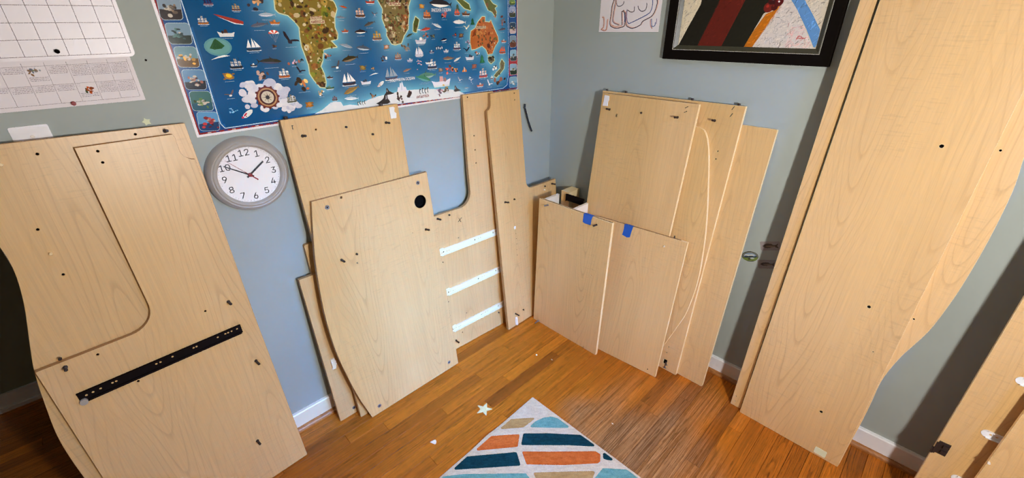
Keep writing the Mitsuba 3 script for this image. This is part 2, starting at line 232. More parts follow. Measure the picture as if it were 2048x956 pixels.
RUGPATCH = [('a8814f',[(0.63,-1.016),(0.626,-0.938),(0.7,-0.852),(0.698,-0.933)]),('5f958d',[(0.713,-0.915),(0.711,-0.871),(0.724,-0.829),(0.744,-0.801),(0.77,-0.788),(0.843,-0.787)]),('b9552c',[(0.633,-1.157),(0.633,-1.063),(0.711,-0.969),(0.746,-1.017)]),('0e3a4d',[(0.75,-1.001),(0.719,-0.955),(0.792,-0.877),(0.894,-0.786),(0.978,-0.783),(0.894,-0.858)]),('0e3a4d',[(0.637,-1.273),(0.632,-1.194),(0.76,-1.037),(0.814,-1.068)]),('b9552c',[(0.773,-1.02),(0.85,-0.944),(0.986,-0.805),(1.008,-0.803),(1.027,-0.831),(1.024,-0.844),(0.935,-0.944),(0.827,-1.048)]),('0e3a4d',[(1.008,-0.785),(1.027,-0.811),(1.039,-0.807),(1.069,-0.785)]),('5f958d',[(0.634,-1.347),(0.634,-1.314),(0.681,-1.253),(0.851,-1.078),(0.896,-1.084)]),('a8814f',[(0.868,-1.056),(1.037,-0.877),(1.056,-0.938),(0.921,-1.074)]),('5f958d',[(1.053,-0.927),(1.052,-0.884),(1.051,-0.846),(1.12,-0.785),(1.2,-0.785)])]
RUGEDGE = [(0.606,-0.778),(0.624,-1.327),(1.176,-0.773)]

# ---------------------------------------------------------------- the room
RX, RY, RZ = 2.8, -3.6, 2.5
DOOR = (-2.95, -2.12, 2.05)
w = Polygon([(RY, 0), (.12, 0), (.12, RZ), (RY, RZ)]).difference(sbox(DOOR[0], -.1, DOOR[1], DOOR[2]))
m = extr(w, .12); m.apply_translation([0, 0, -.12]); struct('wall_left', WALL_L.put(m), 'wall_paint')
struct('wall_right', bx(-.12, RX+.12, 0, .12, 0, RZ), 'wall_paint')
WIN1 = (-1.4, -.55, 1.05, 2.4)
def window_wall(name, win, fr, lo, hi, n):
    """a wall with a real window opening: casing, sash, one pane"""
    a, b, c, d = win
    w = Polygon([(lo, 0), (hi, 0), (hi, RZ), (lo, RZ)]).difference(sbox(a, c, b, d))
    m = extr(w, .14); m.apply_translation([0, 0, -.14]); struct(name, fr.put(m), 'wall_paint')
    k = struct(f'window_{n}', fr.put(extr(sbox(a-.07, c-.07, b+.07, d+.07).difference(sbox(a, c, b, d)), .018), 0, 0, .0005), 'white_trim')
    add(k+'__window_sash', fr.put(extr(sbox(a, c, b, d).difference(sbox(a+.03, c+.04, b-.03, d-.03)).union(sbox(a, 1.70, b, 1.73)), .04), 0, 0, -.09), 'white_trim')
    add(k+'__glass_pane', fr.put(trimesh.Trimesh([(a, c, 0), (b, c, 0), (b, d, 0), (a, d, 0)], [[0, 1, 2], [0, 2, 3]]), 0, 0, -.07), 'window_glass')
class Plain:
    def __init__(s, M): s.M = np.array(M, float)
    put = Frame.put
window_wall('wall_front', WIN1, Plain([[0, 0, -1, RX], [1, 0, 0, 0], [0, 1, 0, 0], [0, 0, 0, 1]]), RY, 0, 1)
struct('wall_rear', bx(-.12, RX+.14, RY-.12, RY, 0, RZ), 'wall_paint')
struct('ceiling', bx(-1.3, RX+.14, RY-.14, .12, RZ, RZ+.1), 'ceiling_paint')
# hallway beyond the doorway
struct('wall_hall', bx(-1.2, -1.07, RY-.12, .12, 0, RZ), 'hall_paint')
struct('wall_hall_end', bx(-1.07, -.12, -1.2, -1.1, 0, RZ), 'hall_paint')
struct('wall_hall_back', bx(-1.07, -.12, RY-.12, RY, 0, RZ), 'hall_paint')
struct('baseboard_hall', cat(bx(-1.07, -1.055, RY, -1.2, 0, .085), bx(-1.07, -1.045, RY, -1.2, 0, .018)), 'white_trim')
struct('trim_1', cat(bx(-.125, .012, DOOR[1]-.002, DOOR[1]+.0, 0, DOOR[2]), bx(0, .015, DOOR[1], DOOR[1]+.06, 0, DOOR[2]+.06), bx(0, .015, DOOR[0]-.06, DOOR[0], 0, DOOR[2]+.06), bx(0, .015, DOOR[0], DOOR[1], DOOR[2], DOOR[2]+.06)), 'white_trim')
# floor: a dark bed and every strip of oak on it
struct('floor', bx(-1.2, RX, RY, 0, -.03, -.012), 'floor_base')
rng = random.Random(11)
def plank(row, x0, x1, y0, y1, tone, idn):
    c = .0004
    vs = [(x0, y0), (x1, y0), (x1, y1), (x0, y1)]
    top = [(x0+c, y0+c, 0), (x1-c, y0+c, 0), (x1-c, y1-c, 0), (x0+c, y1-c, 0)]
    low = [(x, y, -c) for x, y in vs]; bot = [(x, y, -.012) for x, y in vs]
    V = np.array(top+low+bot, float)
    F = [[0, 1, 2], [0, 2, 3]]
    for a in range(4):
        b = (a+1) % 4
        F += [[4+a, 4+b, b], [4+a, b, a], [8+a, 8+b, 4+b], [8+a, 4+b, 4+a]]
    s = .0003*rng.random()-.00015; V[:4, 2] += 0
    uv = np.stack([idn+.5+(V[:, 0]-(x0+x1)/2), 4+(V[:, 1]-y0)+8*tone], 1)
    add('floor__plank', (V, np.array(F)), 'oak', uv=uv)
PW, g = .057, .0011
rows = int(RX/PW)+1
fixed = {8: [(-2.05, 5), (-.95, 1), (-.47, 4)], 5: [(-1.9, 3), (-.868, 5)], 4: [(-1.35, 6), (-.62, 5)], 7: [(-1.62, 4), (-.78, 6)], 2: [(-1.75, 3), (-1.0, 2)], 3: [(-1.5, 5), (-.9, 6)], 9: [(-1.3, 5)], 6: [(-1.12, 5)]}
n = 0
for r in range(rows):
    x0 = .005+r*PW
    if x0+PW > RX: break
    if r in fixed: joints = [y for y, _ in fixed[r]]; tones = [3]+[t for _, t in fixed[r]]
    else:
        joints = []; y = RY+.3+rng.random()*1.3
        while y < -.25:
            joints.append(y); y += .75+rng.random()*1.1
        tones = [rng.choice([2, 3, 3, 4, 4, 5, 5, 6]) for _ in range(len(joints)+1)]
    ys = [RY]+joints+[0]
    for a, b, t in zip(ys, ys[1:], tones):
        plank(r, x0+g/2, x0+PW-g/2, a+g/2, b-g/2, t, n % 300); n += 1
for r in range(21):   # hallway
    x0 = .005-(r+1)*PW
    yj = -2.75+.9*rng.random()
    for a, b in ((RY, yj), (yj, -1.2)):
        plank(r, x0+g/2, x0+PW-g/2, a+g/2, b-g/2, rng.choice([1, 2, 2, 3, 5]), n % 300); n += 1
# baseboards with an oak shoe strip
def base(prof):
    return Polygon(prof)
pb = Polygon([(0, 0), (.013, 0), (.013, .083), (.010, .088), (0, .09)])
ps = Polygon([(.013, .0)]+[(.013+.016*math.sin(a), .018*math.cos(a)) for a in np.linspace(math.pi/2, 0, 7)]+[(.013, 0)])
def along_left(p, y0, y1):
    m = extr(p, y1-y0); v = m.vertices.copy(); m.vertices = np.stack([v[:, 0], y0+v[:, 2], v[:, 1]], 1); m.invert(); return m
def along_right(p, x0, x1):
    m = extr(p, x1-x0); v = m.vertices.copy(); m.vertices = np.stack([x0+v[:, 2], -v[:, 0], v[:, 1]], 1); m.invert(); return m
struct('baseboard_left', along_left(pb, DOOR[1]+.06, 0), 'white_trim')
struct('trim_2', along_left(ps, DOOR[1]+.06, 0), 'oak_trim')
struct('baseboard_right', along_right(pb, .013, RX), 'white_trim')
struct('trim_3', along_right(ps, .013, RX), 'oak_trim')
# reading lamp to the right of the camera, its flat head turned towards the boards
k = thing('reading_lamp', 'slim floor standing reading lamp with a flat round head turned to the boards', 'lamp')
aim = LAMP_AIM/np.linalg.norm(LAMP_AIM)
def aimed(m, d):
    R_ = trimesh.geometry.align_vectors([0, 0, 1], aim); m = m.copy(); m.apply_transform(R_); m.apply_translation(LAMP+aim*d); return m
FX = LAMP-aim*.06
add(k+'__base', lathe([(0, 0), (.13, 0), (.13, .012), (.12, .022), (.02, .03), (0, .03)], 32).apply_translation([FX[0], FX[1], 0]), 'lamp_metal', smooth=40)
add(k+'__pole', bar([FX[0], FX[1], .028], [FX[0], FX[1], LAMP[2]], .011, 14), 'lamp_metal', smooth=40)
q = add(k+'__head', aimed(lathe([(0, -.03), (.05, -.03), (.066, -.012), (.066, .004), (.0615, .004), (.0615, -.002), (0, -.002)], 40), 0), 'lamp_metal', smooth=40)
add(q+'__joint', bar(FX.tolist(), (LAMP-aim*.028).tolist(), .012, 14), 'lamp_metal', smooth=40)
q = add(q+'__diffuser', aimed(lathe([(0, -.001), (.06, -.001), (.06, .001), (0, .001)], 40), 0), 'white_plastic')
scene[q]['emitter'] = {'type': 'area', 'radiance': {'type': 'rgb', 'value': list(LAMP_POWER)}}
# added unseen light blocker: tall dark foliage that hides the lower sky from the window
struct('ground', bx(-30, 60, -40, 40, -.9, -.8), 'lawn')
hm = trimesh.creation.box([2.4, 36, 6.5])
for _ in range(5): hm = hm.subdivide()
hm.apply_translation([15.2, -1.5, 2.35]); hm.vertices += (meshkit.noise(hm.vertices*1.3, 5)[:, None]-.5)*[.6, .2, .8]
k = thing('added_hedge', 'added unseen dark foliage hiding the low sky from the window', 'added_hedge'); add(k+'__foliage', hm, 'needles')
# added unseen cupboard right of the boards: it keeps the window light off the long boards
k = thing('added_wardrobe', 'added unseen maple cupboard keeping window light off the long boards', 'added_wardrobe')
wd = (2.44, 2.77, -.62, -.035)
add(k+'__carcass', bx(wd[0]+.02, wd[1], wd[2], wd[3], .06, 2.02), 'maple_edge'); add(k+'__plinth', bx(wd[0]+.05, wd[1], wd[2]+.02, wd[3]-.02, 0, .06), 'raw_chipboard')
for y0, y1 in ((wd[2]+.003, -.331), (-.326, wd[3]-.003)):
    q = add(k+'__door', bx(wd[0], wd[0]+.019, y0, y1, .063, 2.017), 'maple_edge'); yk = -.36 if y1 < -.33 else -.297
    add(q+'__knob', bar([wd[0]-.022, yk, 1.0], [wd[0], yk, 1.0], .012), 'steel')

# ---------------------------------------------------------------- boards against the left wall
G1 = 'dismantled boards along the left wall'
G2 = 'dismantled boards along the right wall'
# tall side panel of a desk: 1.29 m high, a lower wide field under a cutout with a round inner corner, and a shallow notch at the top
def side_panel(wl, wr):
    """lower field from -wl to 0 (cutout side) ; post 0 .. wr with the notch on the far edge"""
    return None
# leftmost pair
ang = 90+math.degrees(math.atan(.05))
fb = Frame((.165, -1.787), ang, 5)
fa = Frame(tuple((fb.A-fb.n*.0195)[:2]), ang, 5)
edge = curve([(-.345, 1.341), (-.335, 1.22), (-.322, 1.11), (-.322, 1.037), (-.337, .950), (-.3655, .843), (-.385, .765), (-.402, .657), (-.4148, .544), (-.415, .40), (-.405, .20), (-.39, 0)], 5)
outline = Polygon([(-.39, 0), (.1325, 0), (.1325, 1.3294), (-.345, 1.341)]+edge[1:-1])
k = thing('desktop_panel', 'pale maple board with a wavy left edge, behind the rail board at far left', 'board', G1)
hA = [(-.1841, 1.3045), (-.248, 1.126), (-.2465, .9968), (.0135, 1.318)]
wood(k, fa, outline.difference(holes(hA)), edge='edge_brown_shaded'); darken_holes(k, fa, hA)
bolts(k, fa, [(.08, 1.315)])
bolts(k, fa, [(-.2482, 1.059), (-.2495, 1.293)], 'peg', STUB, 'maple_edge', False)
ob = [(-.38, 0), (.1365, 0), (.1225, 1.2291), (.112, 1.231)]+arc(.125, 1.262, .032, 255, 190, 6)+[(.0935, 1.285), (.0945, 1.298), (.0909, 1.3073), (-.1163, 1.309), (-.116, .845)]+arc(-.183, .842, .0665, 0, -90, 9)+[(-.3815, .7735)]
k = thing('side_panel', 'maple side panel with a square cutout and a black drawer rail, leftmost of all', 'board', G1)
hB = [(-.0764, 1.293), (-.0767, 1.2634), (-.2131, .6273), (-.2618, .7564), (.0046, .7608)]
wood(k, fb, Polygon(ob).buffer(0).difference(holes(hB)), edge='edge_brown_shaded'); darken_holes(k, fb, hB)
bolts(k, fb, [(-.3292, .757), (.0719, .7626), (.0851, .511), (-.0002, .1963)])
q = slide(k, fb, -.3385, .0793, .654, 'black_metal', .032, False, [(.04, 0), (.075, .02), (.115, .05), (.18, .1), (.20, .1), (.43, .1), (.455, .1), (.53, .12), (.665, .1), (.685, .1), (.83, .1), (.885, .12), (.905, .12), (.93, .12), (.97, .12)], 'drawer_rail', 'long black drawer rail with a row of holes')
add(q+'__roller', fb.put(lathe([(0, 0), (.009, 0), (.009, .008), (0, .008)], 18), -.332, .640, .002), 'grey_plastic', smooth=40)
add(k+'__top_edge_screw', fb.put(STUB.copy(), -.33, .7835, -.006), 'dark_bronze', smooth=40)

# middle group
f = Frame((.062, -1.4), 90, 3)
k = thing('shelf_board', 'narrow maple board peeking out behind the curved panel, above a shorter one', 'board', G1)
wood(k, f, sbox(-.0255, 0, .20, .8345).buffer(-.006).buffer(.006), edge='edge_brown_shaded')
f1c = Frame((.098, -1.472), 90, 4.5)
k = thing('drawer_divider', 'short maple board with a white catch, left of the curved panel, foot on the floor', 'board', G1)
wood(k, f1c, sbox(-.008, 0, .088, .7155), edge='edge_brown_shaded')
locks(k, f1c, [(.0625, .031)])
kk = add(k+'__catch', f1c.put(cat(bx(-.008, .008, -.022, .022, 0, .006), bx(-.009, -.003, -.016, .010, .006, .012), bx(-.010, .006, -.029, -.02, 0, .005), bx(.003, .011, .004, .012, .002, .009), bx(.003, .011, -.010, -.002, .002, .009)), .0283, .303, 0), 'white_plastic', label='white plastic catch')
f1 = Frame((.141, -1.3886), 90, 5)
k = thing('shelf_board', 'tall rectangular maple board under the world map, right of the clock', 'board', G1)
wood(k, f1, sbox(-.016, 0, .4275, 1.3).difference(holes([(.0917, 1.253)])), edge='edge_brown_shaded')
bolts(k, f1, [(.0415, 1.239), (.363, 1.2366)])
bolts(k, f1, [(.2, 1.245), (.2979, 1.2029)], 'peg', STUB, 'dark_bronze', False)
for u in (.006, .36): add(k+'__dowel', bar(f1.put(trimesh.PointCloud([[0, 0, 0]]), u, 1.298, -.0085).vertices[0], f1.put(trimesh.PointCloud([[0, 0, 0]]), u, 1.309, -.0085).vertices[0], .0065), 'dark_bronze')
add(k+'__bumper_pad', f1.put(extr(Polygon([(-.011, -.022), (.013, -.022), (.016, -.004), (.008, .004), (.013, .018), (.004, .022), (-.011, .021)]), .004), .397, 1.270, 0), 'white_plastic', label='torn white pad')
add(k+'__pencil_mark', f1.put(extr(unary_union([LineString([(0, 0), (0, .012)]), LineString([(0, .012), (.003, .011)])]).buffer(.0011), .0003), .0165, 1.266, 0), 'ink_black')
f2 = Frame((.1783, -1.3692), 90.1, 6.1)
lc = curve([(-.010, 1.016), (-.0274, .9333), (-.0512, .8024), (-.0656, .6742), (-.0731, .5539), (-.0707, .4023), (-.0543, .2627), (-.0319, .1298), (0, 0)], 5)
k = thing('desktop_panel', 'maple desktop board with a bowed left edge and a round black cable hole', 'board', G1)
wood(k, f2, Polygon([(.488, 0), (.4835, 1.0125)]+lc).buffer(0).difference(Point(.4279, .8945).buffer(.0285, 24)).difference(holes([(.3643, .7702)], .0016)).difference(Point(.0975, 1.003).buffer(.0045, 8)), edge='edge_brown_shaded')
locks(k, f2, [(.0386, .9811), (.4316, .9773), (.043, .0369), (.4343, .038)])
bolts(k, f2, [(.4307, .7646), (.0414, .7659)])
bolts(k, f2, [(.104, .7679)], 'peg', STUB, 'dark_bronze', False)
add(k+'__cable_grommet', f2.put(lathe([(0, -.016), (.0265, -.016), (.0265, -.002), (.0284, -.002), (.0284, -.0165), (0, -.0165)], 36), .4279, .8945, 0), 'black_plastic', smooth=40, label='black round cable hole')
add(k+'__core_edge', f2.put(bx(-.008, .4825, 0, .0005, -.0145, -.0025), 0, 1.0138, 0), 'raw_chipboard', label='raw chipboard top edge')
add(k+'__pencil_mark', f2.put(extr(Point(0, 0).buffer(.0035).difference(Point(.001, .0005).buffer(.002)), .0003), .0993, .7301, 0), 'ink_black')
f3 = Frame((.084, -.817), math.degrees(math.atan2(.9987, .0506)), 3.2)
o3 = [(-.16, 0), (.36, 0), (.36, 1.2935), (.1837, 1.2945), (.179, .9552), (.1795, .846)]+arc(.113, .8465, .0665, 0, -90, 9)+[(-.16, .7795)]
k = thing('side_panel', 'maple side panel with a square cutout and three white drawer runners', 'board', G1)
h3 = [(.2106, 1.2818), (.23, 1.1075), (.229, 1.041), (.2285, .978), (-.0194, .5343), (-.0163, .3059), (.0461, .0835)]
wood(k, f3, Polygon(o3).buffer(0).difference(holes(h3)), edge='edge_brown_shaded'); darken_holes(k, f3, h3)
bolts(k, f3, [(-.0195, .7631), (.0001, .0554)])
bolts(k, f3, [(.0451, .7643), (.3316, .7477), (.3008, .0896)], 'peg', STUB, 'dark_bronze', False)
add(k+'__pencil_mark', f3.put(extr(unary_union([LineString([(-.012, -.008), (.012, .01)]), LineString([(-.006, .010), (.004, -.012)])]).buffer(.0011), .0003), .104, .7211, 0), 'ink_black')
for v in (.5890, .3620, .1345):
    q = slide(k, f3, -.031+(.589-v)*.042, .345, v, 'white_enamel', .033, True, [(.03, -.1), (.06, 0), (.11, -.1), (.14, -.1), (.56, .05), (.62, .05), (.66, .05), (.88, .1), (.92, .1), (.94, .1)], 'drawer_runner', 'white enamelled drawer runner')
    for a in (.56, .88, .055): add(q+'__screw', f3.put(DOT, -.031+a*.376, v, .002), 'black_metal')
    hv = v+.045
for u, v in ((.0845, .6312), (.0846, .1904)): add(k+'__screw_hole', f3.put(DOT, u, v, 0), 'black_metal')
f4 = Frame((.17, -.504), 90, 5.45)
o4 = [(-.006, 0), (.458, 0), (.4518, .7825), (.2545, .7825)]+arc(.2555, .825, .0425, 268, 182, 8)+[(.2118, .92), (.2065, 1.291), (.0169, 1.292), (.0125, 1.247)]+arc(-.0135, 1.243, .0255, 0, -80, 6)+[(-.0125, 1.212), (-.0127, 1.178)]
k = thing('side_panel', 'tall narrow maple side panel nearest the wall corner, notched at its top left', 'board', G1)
wood(k, f4, Polygon(o4).buffer(0).difference(holes([(.172, 1.277), (.172, 1.246)])).difference(holes([(.11, .56), (.1106, .5303), (.111, .4975), (.1076, .4657), (.108, .4323)], .0018)), edge='edge_brown_shaded'); darken_holes(k, f4, [(.172, 1.277), (.172, 1.246)]); darken_holes(k, f4, [(.11, .56), (.1106, .5303), (.111, .4975), (.1076, .4657), (.108, .4323)], .0018)
bolts(k, f4, [(.0505, .755), (.417, .7625), (.0581, .079)])
bolts(k, f4, [(.1157, .7531), (.357, .763), (.1199, .0755)], 'peg', STUB, 'dark_bronze', False)
bolts(k, f4, [(.3517, .744)], 'peg', STUB, 'melamine_white', False)
add(k+'__sticker', f4.put(extr(Polygon(arc(0, 0, .008, 0, 200, 8)+[(-.004, -.012), (.006, -.008)]), .0004), .1063, .5975, 0), 'white_plastic', label='small white sticker')
add(k+'__catch', f4.put(cat(bx(-.007, .007, -.026, .022, 0, .006), bx(-.005, .005, -.020, .016, .006, .010), bx(-.002, .009, -.031, -.024, 0, .007)), .0577, .034, 0), 'white_plastic', label='white plastic catch')

# ---------------------------------------------------------------- boards against the right wall
def tip(fr, u, v0, v1, r, key, m='dark_bronze'):
    P = fr.put(trimesh.PointCloud([[u, v0, -.0085], [u, v1, -.0085]])).vertices
    add(key+'__dowel', bar(P[0], P[1], r), m)
f = Frame((1.0, -.152), 0, 6.2)
k = thing('shelf_board', 'plain maple board, right-hand one of the group right of the corner, beside the wall stickers', 'board', G2)
wood(k, f, sbox(-.20, 0, .1375, 1.2155).buffer(-.004).buffer(.004))
fR2 = Frame((.941, -.170), 0, 6.2)
k = thing('shelf_board', 'maple board with two drilled holes, behind the pale curved edge and the square board', 'board', G2)
sq = sbox(-.004, .026, .016, .056)
wood(k, fR2, sbox(-.588, 0, .071, 1.2874).difference(holes([(.0083, 1.1037), (.008, 1.0716), (.0064, .1317), (.0033, .0967)])).difference(sq)); darken_holes(k, fR2, [(.0083, 1.1037), (.008, 1.0716), (.0064, .1317), (.0033, .0967)])
bolts(k, fR2, [(-.0327, 1.2204)])
for u in (-.5709, -.4649, -.1461, .0414): tip(fR2, u, 1.286, 1.296, .0055, k)
for v in (1.2765, 1.250): add(k+'__pencil_mark', fR2.put(extr(LineString([(-.003, -.006), (.003, .006)]).buffer(.0012), .0003), .0258, v, 0), 'ink_black')
q = add(k+'__catch_recess', fR2.put(bx(-.0035, .0155, .0265, .0555, -.012, -.0105)), 'black_plastic', label='black square catch recess')
add(q+'__spring_clip', fR2.put(cat(bx(.010, .014, .012, .046, 0, .003), bx(.006, .02, .010, .013, 0, .006), bx(.012, .022, .03, .033, 0, .006))), 'steel')
f = Frame((.4, -.20), 0, 6.8)
o4r = curve([(.40, 1.194), (.4373, 1.1928), (.4614, 1.1902), (.4859, 1.1757), (.51, 1.1287), (.5366, 1.0297), (.5796, .8214), (.6005, .6647), (.6085, .5197), (.5953, .3672), (.5661, .2585), (.5328, .1538), (.48, 0)], 5)
k = thing('desktop_panel', 'maple board with a curved cream edge, sandwiched behind the square board', 'board', G2)
wood(k, f, Polygon([(.02, 0), (.02, 1.194)]+o4r).buffer(0), edge='maple_edge')
fR1 = Frame((.4, -.230), 0, 7.25)
k = thing('shelf_board', 'square maple board with dark bolts and a white pad, above the blue tapes', 'board', G2)
wood(k, fR1, sbox(-.0195, 0, .4465, 1.284))
bolts(k, fR1, [(.0296, 1.2155), (.3677, 1.223)])
bolts(k, fR1, [(.198, 1.2204)], 'peg', STUB, 'dark_bronze', False)
add(k+'__bumper_pad', fR1.put(extr(Polygon([(-.012, .024), (.014, .022), (.016, .004), (.012, -.004), (.013, -.024), (-.015, -.025), (-.012, -.004)]), .003), .004, 1.253, 0), 'white_plastic', label='torn white pad')
add(k+'__pencil_mark', fR1.put(extr(Point(0, .003).buffer(.004).difference(Point(0, .003).buffer(.002)).union(Point(0, -.004).buffer(.004).difference(Point(0, -.004).buffer(.002))), .0003), .0727, 1.1935, 0), 'ink_black')
for v in (1.267, 1.249): add(k+'__pencil_mark', fR1.put(extr(LineString([(-.005, -.003), (.005, .003)]).buffer(.0012), .0003), .3967, v, 0), 'ink_black')
fF2 = Frame((.6173, -.2825), math.degrees(math.atan2(.0831, .9965)), 8.4)
k = thing('drawer_bottom_board', 'maple drawer front right of the white-sided drawer, blue tape on its top edge', 'board', G2)
wood(k, fF2, sbox(-.112, 0, .3315, .7145))
add(k+'__screw_hole', fF2.put(DOT, .2877, .0237, 0), 'black_metal')
add(k+'__core_edge', fF2.put(bx(-.11, .30, 0, .0005, -.014, -.003), 0, .7147, 0), 'raw_chipboard', label='raw chipboard top edge')
tp = Polygon([(.0255, .6615), (.040, .658), (.052, .655), (.0665, .6600), (.069, .690), (.073, .7146), (.028, .7146), (.029, .69)])
kt = thing('painters_tape', 'strip of blue masking tape over the top edge of the right-hand drawer front', 'tape')
add(kt+'__face', fF2.put(extr(tp, .0004), 0, 0, .0002), 'blue_tape'); add(kt+'__fold', fF2.put(bx(.028, .073, .7150, .7155, -.016, .0006)), 'blue_tape')
tip(fF2, .268, .709, .726, .003, k)
add(k+'__peg', fF2.put(STUB, .236, .668, 0), 'melamine_white', smooth=40)
# drawer standing on its end: front board towards the room, white sides behind it
fF1 = Frame((.198, -.33), 0, 2.3)
k = thing('drawer', 'maple drawer with white sides standing on end in the corner, blue tape near its top', 'drawer', G2)
wood(k, fF1, sbox(-.0015, 0, .446, .757).difference(holes([(.0239, .7075), (.2162, .735), (.3634, .4843), (.3644, .4506), (.3618, .2316), (.0245, .0468)], .0018)), part='front'); darken_holes(k, fF1, [(.0239, .7075), (.2162, .735), (.3634, .4843), (.3644, .4506), (.3618, .2316), (.0245, .0468)], .0018)
bolts(k, fF1, [(.3637, .7237)])
bolts(k, fF1, [(.0595, .738)], 'cam_bolt', BOLT, 'steel')
P = fF1.put(trimesh.PointCloud([[.0405, .003, .0], [.0405, -.0, .032]])).vertices
add(k+'__cam_bolt', bar(P[0]+[0, 0, .006], P[1]+[0, 0, .006], .004), 'steel')
add(k+'__chipped_edge', fF1.put(extr(Polygon([(-.006, 0), (.004, 0), (.006, .006), (.001, .016), (.002, .006), (-.002, .004)]), .0004), .3638, .001, 0), 'raw_chipboard')
add(k+'__core_edge', fF1.put(bx(.002, .443, 0, .0005, -.013, -.004), 0, .7571, 0), 'raw_chipboard', label='raw chipboard top edge')
for x in (.207, .398):
    g = Polygon([(-.311, .004), (-.247, .004), (-.172, .56), (-.165, .752), (-.281, .752)])   # (y, z)
    m = extr(g, .014); v = m.vertices.copy(); m.vertices = np.stack([x+v[:, 2], v[:, 0], v[:, 1]], 1)
    add(k+'__drawer_side', m, 'melamine_white', label='white drawer side')
tp = Polygon([(.284, .714), (.298, .7105), (.331, .711), (.333, .739), (.338, .7575), (.286, .7575)])
kt = thing('painters_tape', 'strip of blue masking tape over the top edge of the corner drawer', 'tape')
add(kt+'__face', fF1.put(extr(tp, .0004), 0, 0, .0002), 'blue_tape'); add(kt+'__fold', fF1.put(bx(.286, .338, .7577, .7582, -.016, .0006)), 'blue_tape')
# what stands behind the drawer in the corner
k = thing('drawer_box', 'small wooden drawer box with a black runner standing behind the corner drawer', 'drawer', G2)
ff = Frame((.185, -.105), 0, 0)
wood(k, ff, sbox(0, 0, .055, .748), part='side', thick=.09, label='end board')
add(k+'__drawer_runner', cat(bx(.226, .229, -.118, -.01, .70, .735), bx(.226, .345, -.114, -.108, .728, .740), bx(.226, .345, -.118, -.112, .705, .74)), 'black_metal', label='black runner')
add(k+'__back_board', bx(.262, .35, -.100, -.082, .003, .69), 'edge_brown_shaded', label='brown back board')
add(k+'__back_board_bolt', bar([.30, -.11, .67], [.30, -.09, .67], .004), 'steel')

# long boards at the right
f = Frame((1.275, -.158), 0, 3.9)
k = thing('bed_slat_board', 'narrow maple strip standing tight against the left side of the tallest board', 'board', 'long boards leaning at the right')
wood(k, f, sbox(0, 0, .0425, 1.95).difference(holes([(.0128, .0512), (.0152, .0232)], .0025))); darken_holes(k, f, [(.0128, .0512), (.0152, .0232)], .0025)
fT2 = Frame((1.3211, -.1785), -1.19, 4.25)
k = thing('bed_rail', 'tallest maple board, wide and straight, leaning at the right of the picture', 'board', 'long boards leaning at the right')
wood(k, fT2, sbox(0.0025, 0, .3765, 1.88).buffer(-.004).buffer(.004).difference(holes([(.2696, 1.2444), (.2667, .6868), (.2627, .2009)], .0052)).difference(holes([(.3265, .5302)], .002))); darken_holes(k, fT2, [(.2696, 1.2444), (.2667, .6868), (.2627, .2009)], .0052); darken_holes(k, fT2, [(.3265, .5302)], .002)
add(k+'__bumper_pad', fT2.put(extr(sbox(-.017, -.012, .017, .012).buffer(.003), .002), .3109, .0245, 0), 'glow_plastic', label='clear stick-on bumper')
f = Frame((1.3214, -.1605), -1.19, 4.3)
o = curve([(.42, 1.88), (.425, 1.5), (.432, 1.32), (.4372, 1.2434), (.448, 1.1613), (.4522, 1.0594), (.4522, .9492), (.4476, .8287), (.437, .7163), (.4256, .6475), (.399, .5472), (.3848, .4663), (.3799, .4063), (.382, .3193), (.382, .2173), (.3795, .1294), (.378, 0)], 4)
k = thing('bed_rail', 'maple board with a wavy right edge, mostly hidden behind the tallest board', 'board', 'long boards leaning at the right')
wood(k, f, Polygon([(.02, 0), (.02, 1.88)]+o).buffer(0).difference(holes([(.3843, .6885), (.3888, 1.2506)], .003))); darken_holes(k, f, [(.3843, .6885), (.3888, 1.2506)], .003)
fV1 = Frame((1.9, -.205), 0, 4.4, .018)
k = thing('cabinet_side', 'maple board with a dark hinge and white runners, in the bottom right corner', 'board', 'long boards leaning at the right')
wood(k, fV1, sbox(-.0098, 0, .47, 1.98))
q = add(k+'__hinge', fV1.put(cat(bx(-.012, .016, -.022, .026, 0, .004), bx(-.016, -.010, -.026, .018, -.016, .006), bx(.0, .013, -.012, -.002, .004, .012), bx(.0, .013, .008, .018, .004, .012), bx(-.020, -.014, -.03, -.008, -.004, .004)), .0065, .299, 0), 'dark_bronze', label='dark metal hinge plate')
for u, v in ((.014, -.012), (.014, .016)): add(q+'__screw', fV1.put(DOT, .0065+u-.003, .299+v, .004), 'black_metal')
for v, du in ((.630, .0605), (.4205, .0601), (.2175, .058)):
    L = .36; p = LineString([(.012, 0), (L, 0)]).buffer(.0125, 8).difference(unary_union([Point(a, .001).buffer(.0032, 6) for a in (.02, .034, .047, .075, .1, .2, .3)]))
    q = add(k+'__drawer_runner', fV1.put(cat(extr(p, .002), bx(.012, L, .0105, .0125, 0, .008), bx(.012, L, -.0125, -.0105, 0, .008)), du, v, .0004), 'white_enamel', label='white runner with a rounded end')
fV2 = Frame((1.9, -.27), 0, 6, .018)
k = thing('shelf_board', 'maple board with an arched grain, foremost in the bottom right corner', 'board', 'long boards leaning at the right')
wood(k, fV2, Polygon([(.0870, 0), (.45, 0), (.45, 1.70), (.124, 1.70)]))
add(k+'__peg', fV2.put(STUB, .0965, .365, 0), 'melamine_white', smooth=40)

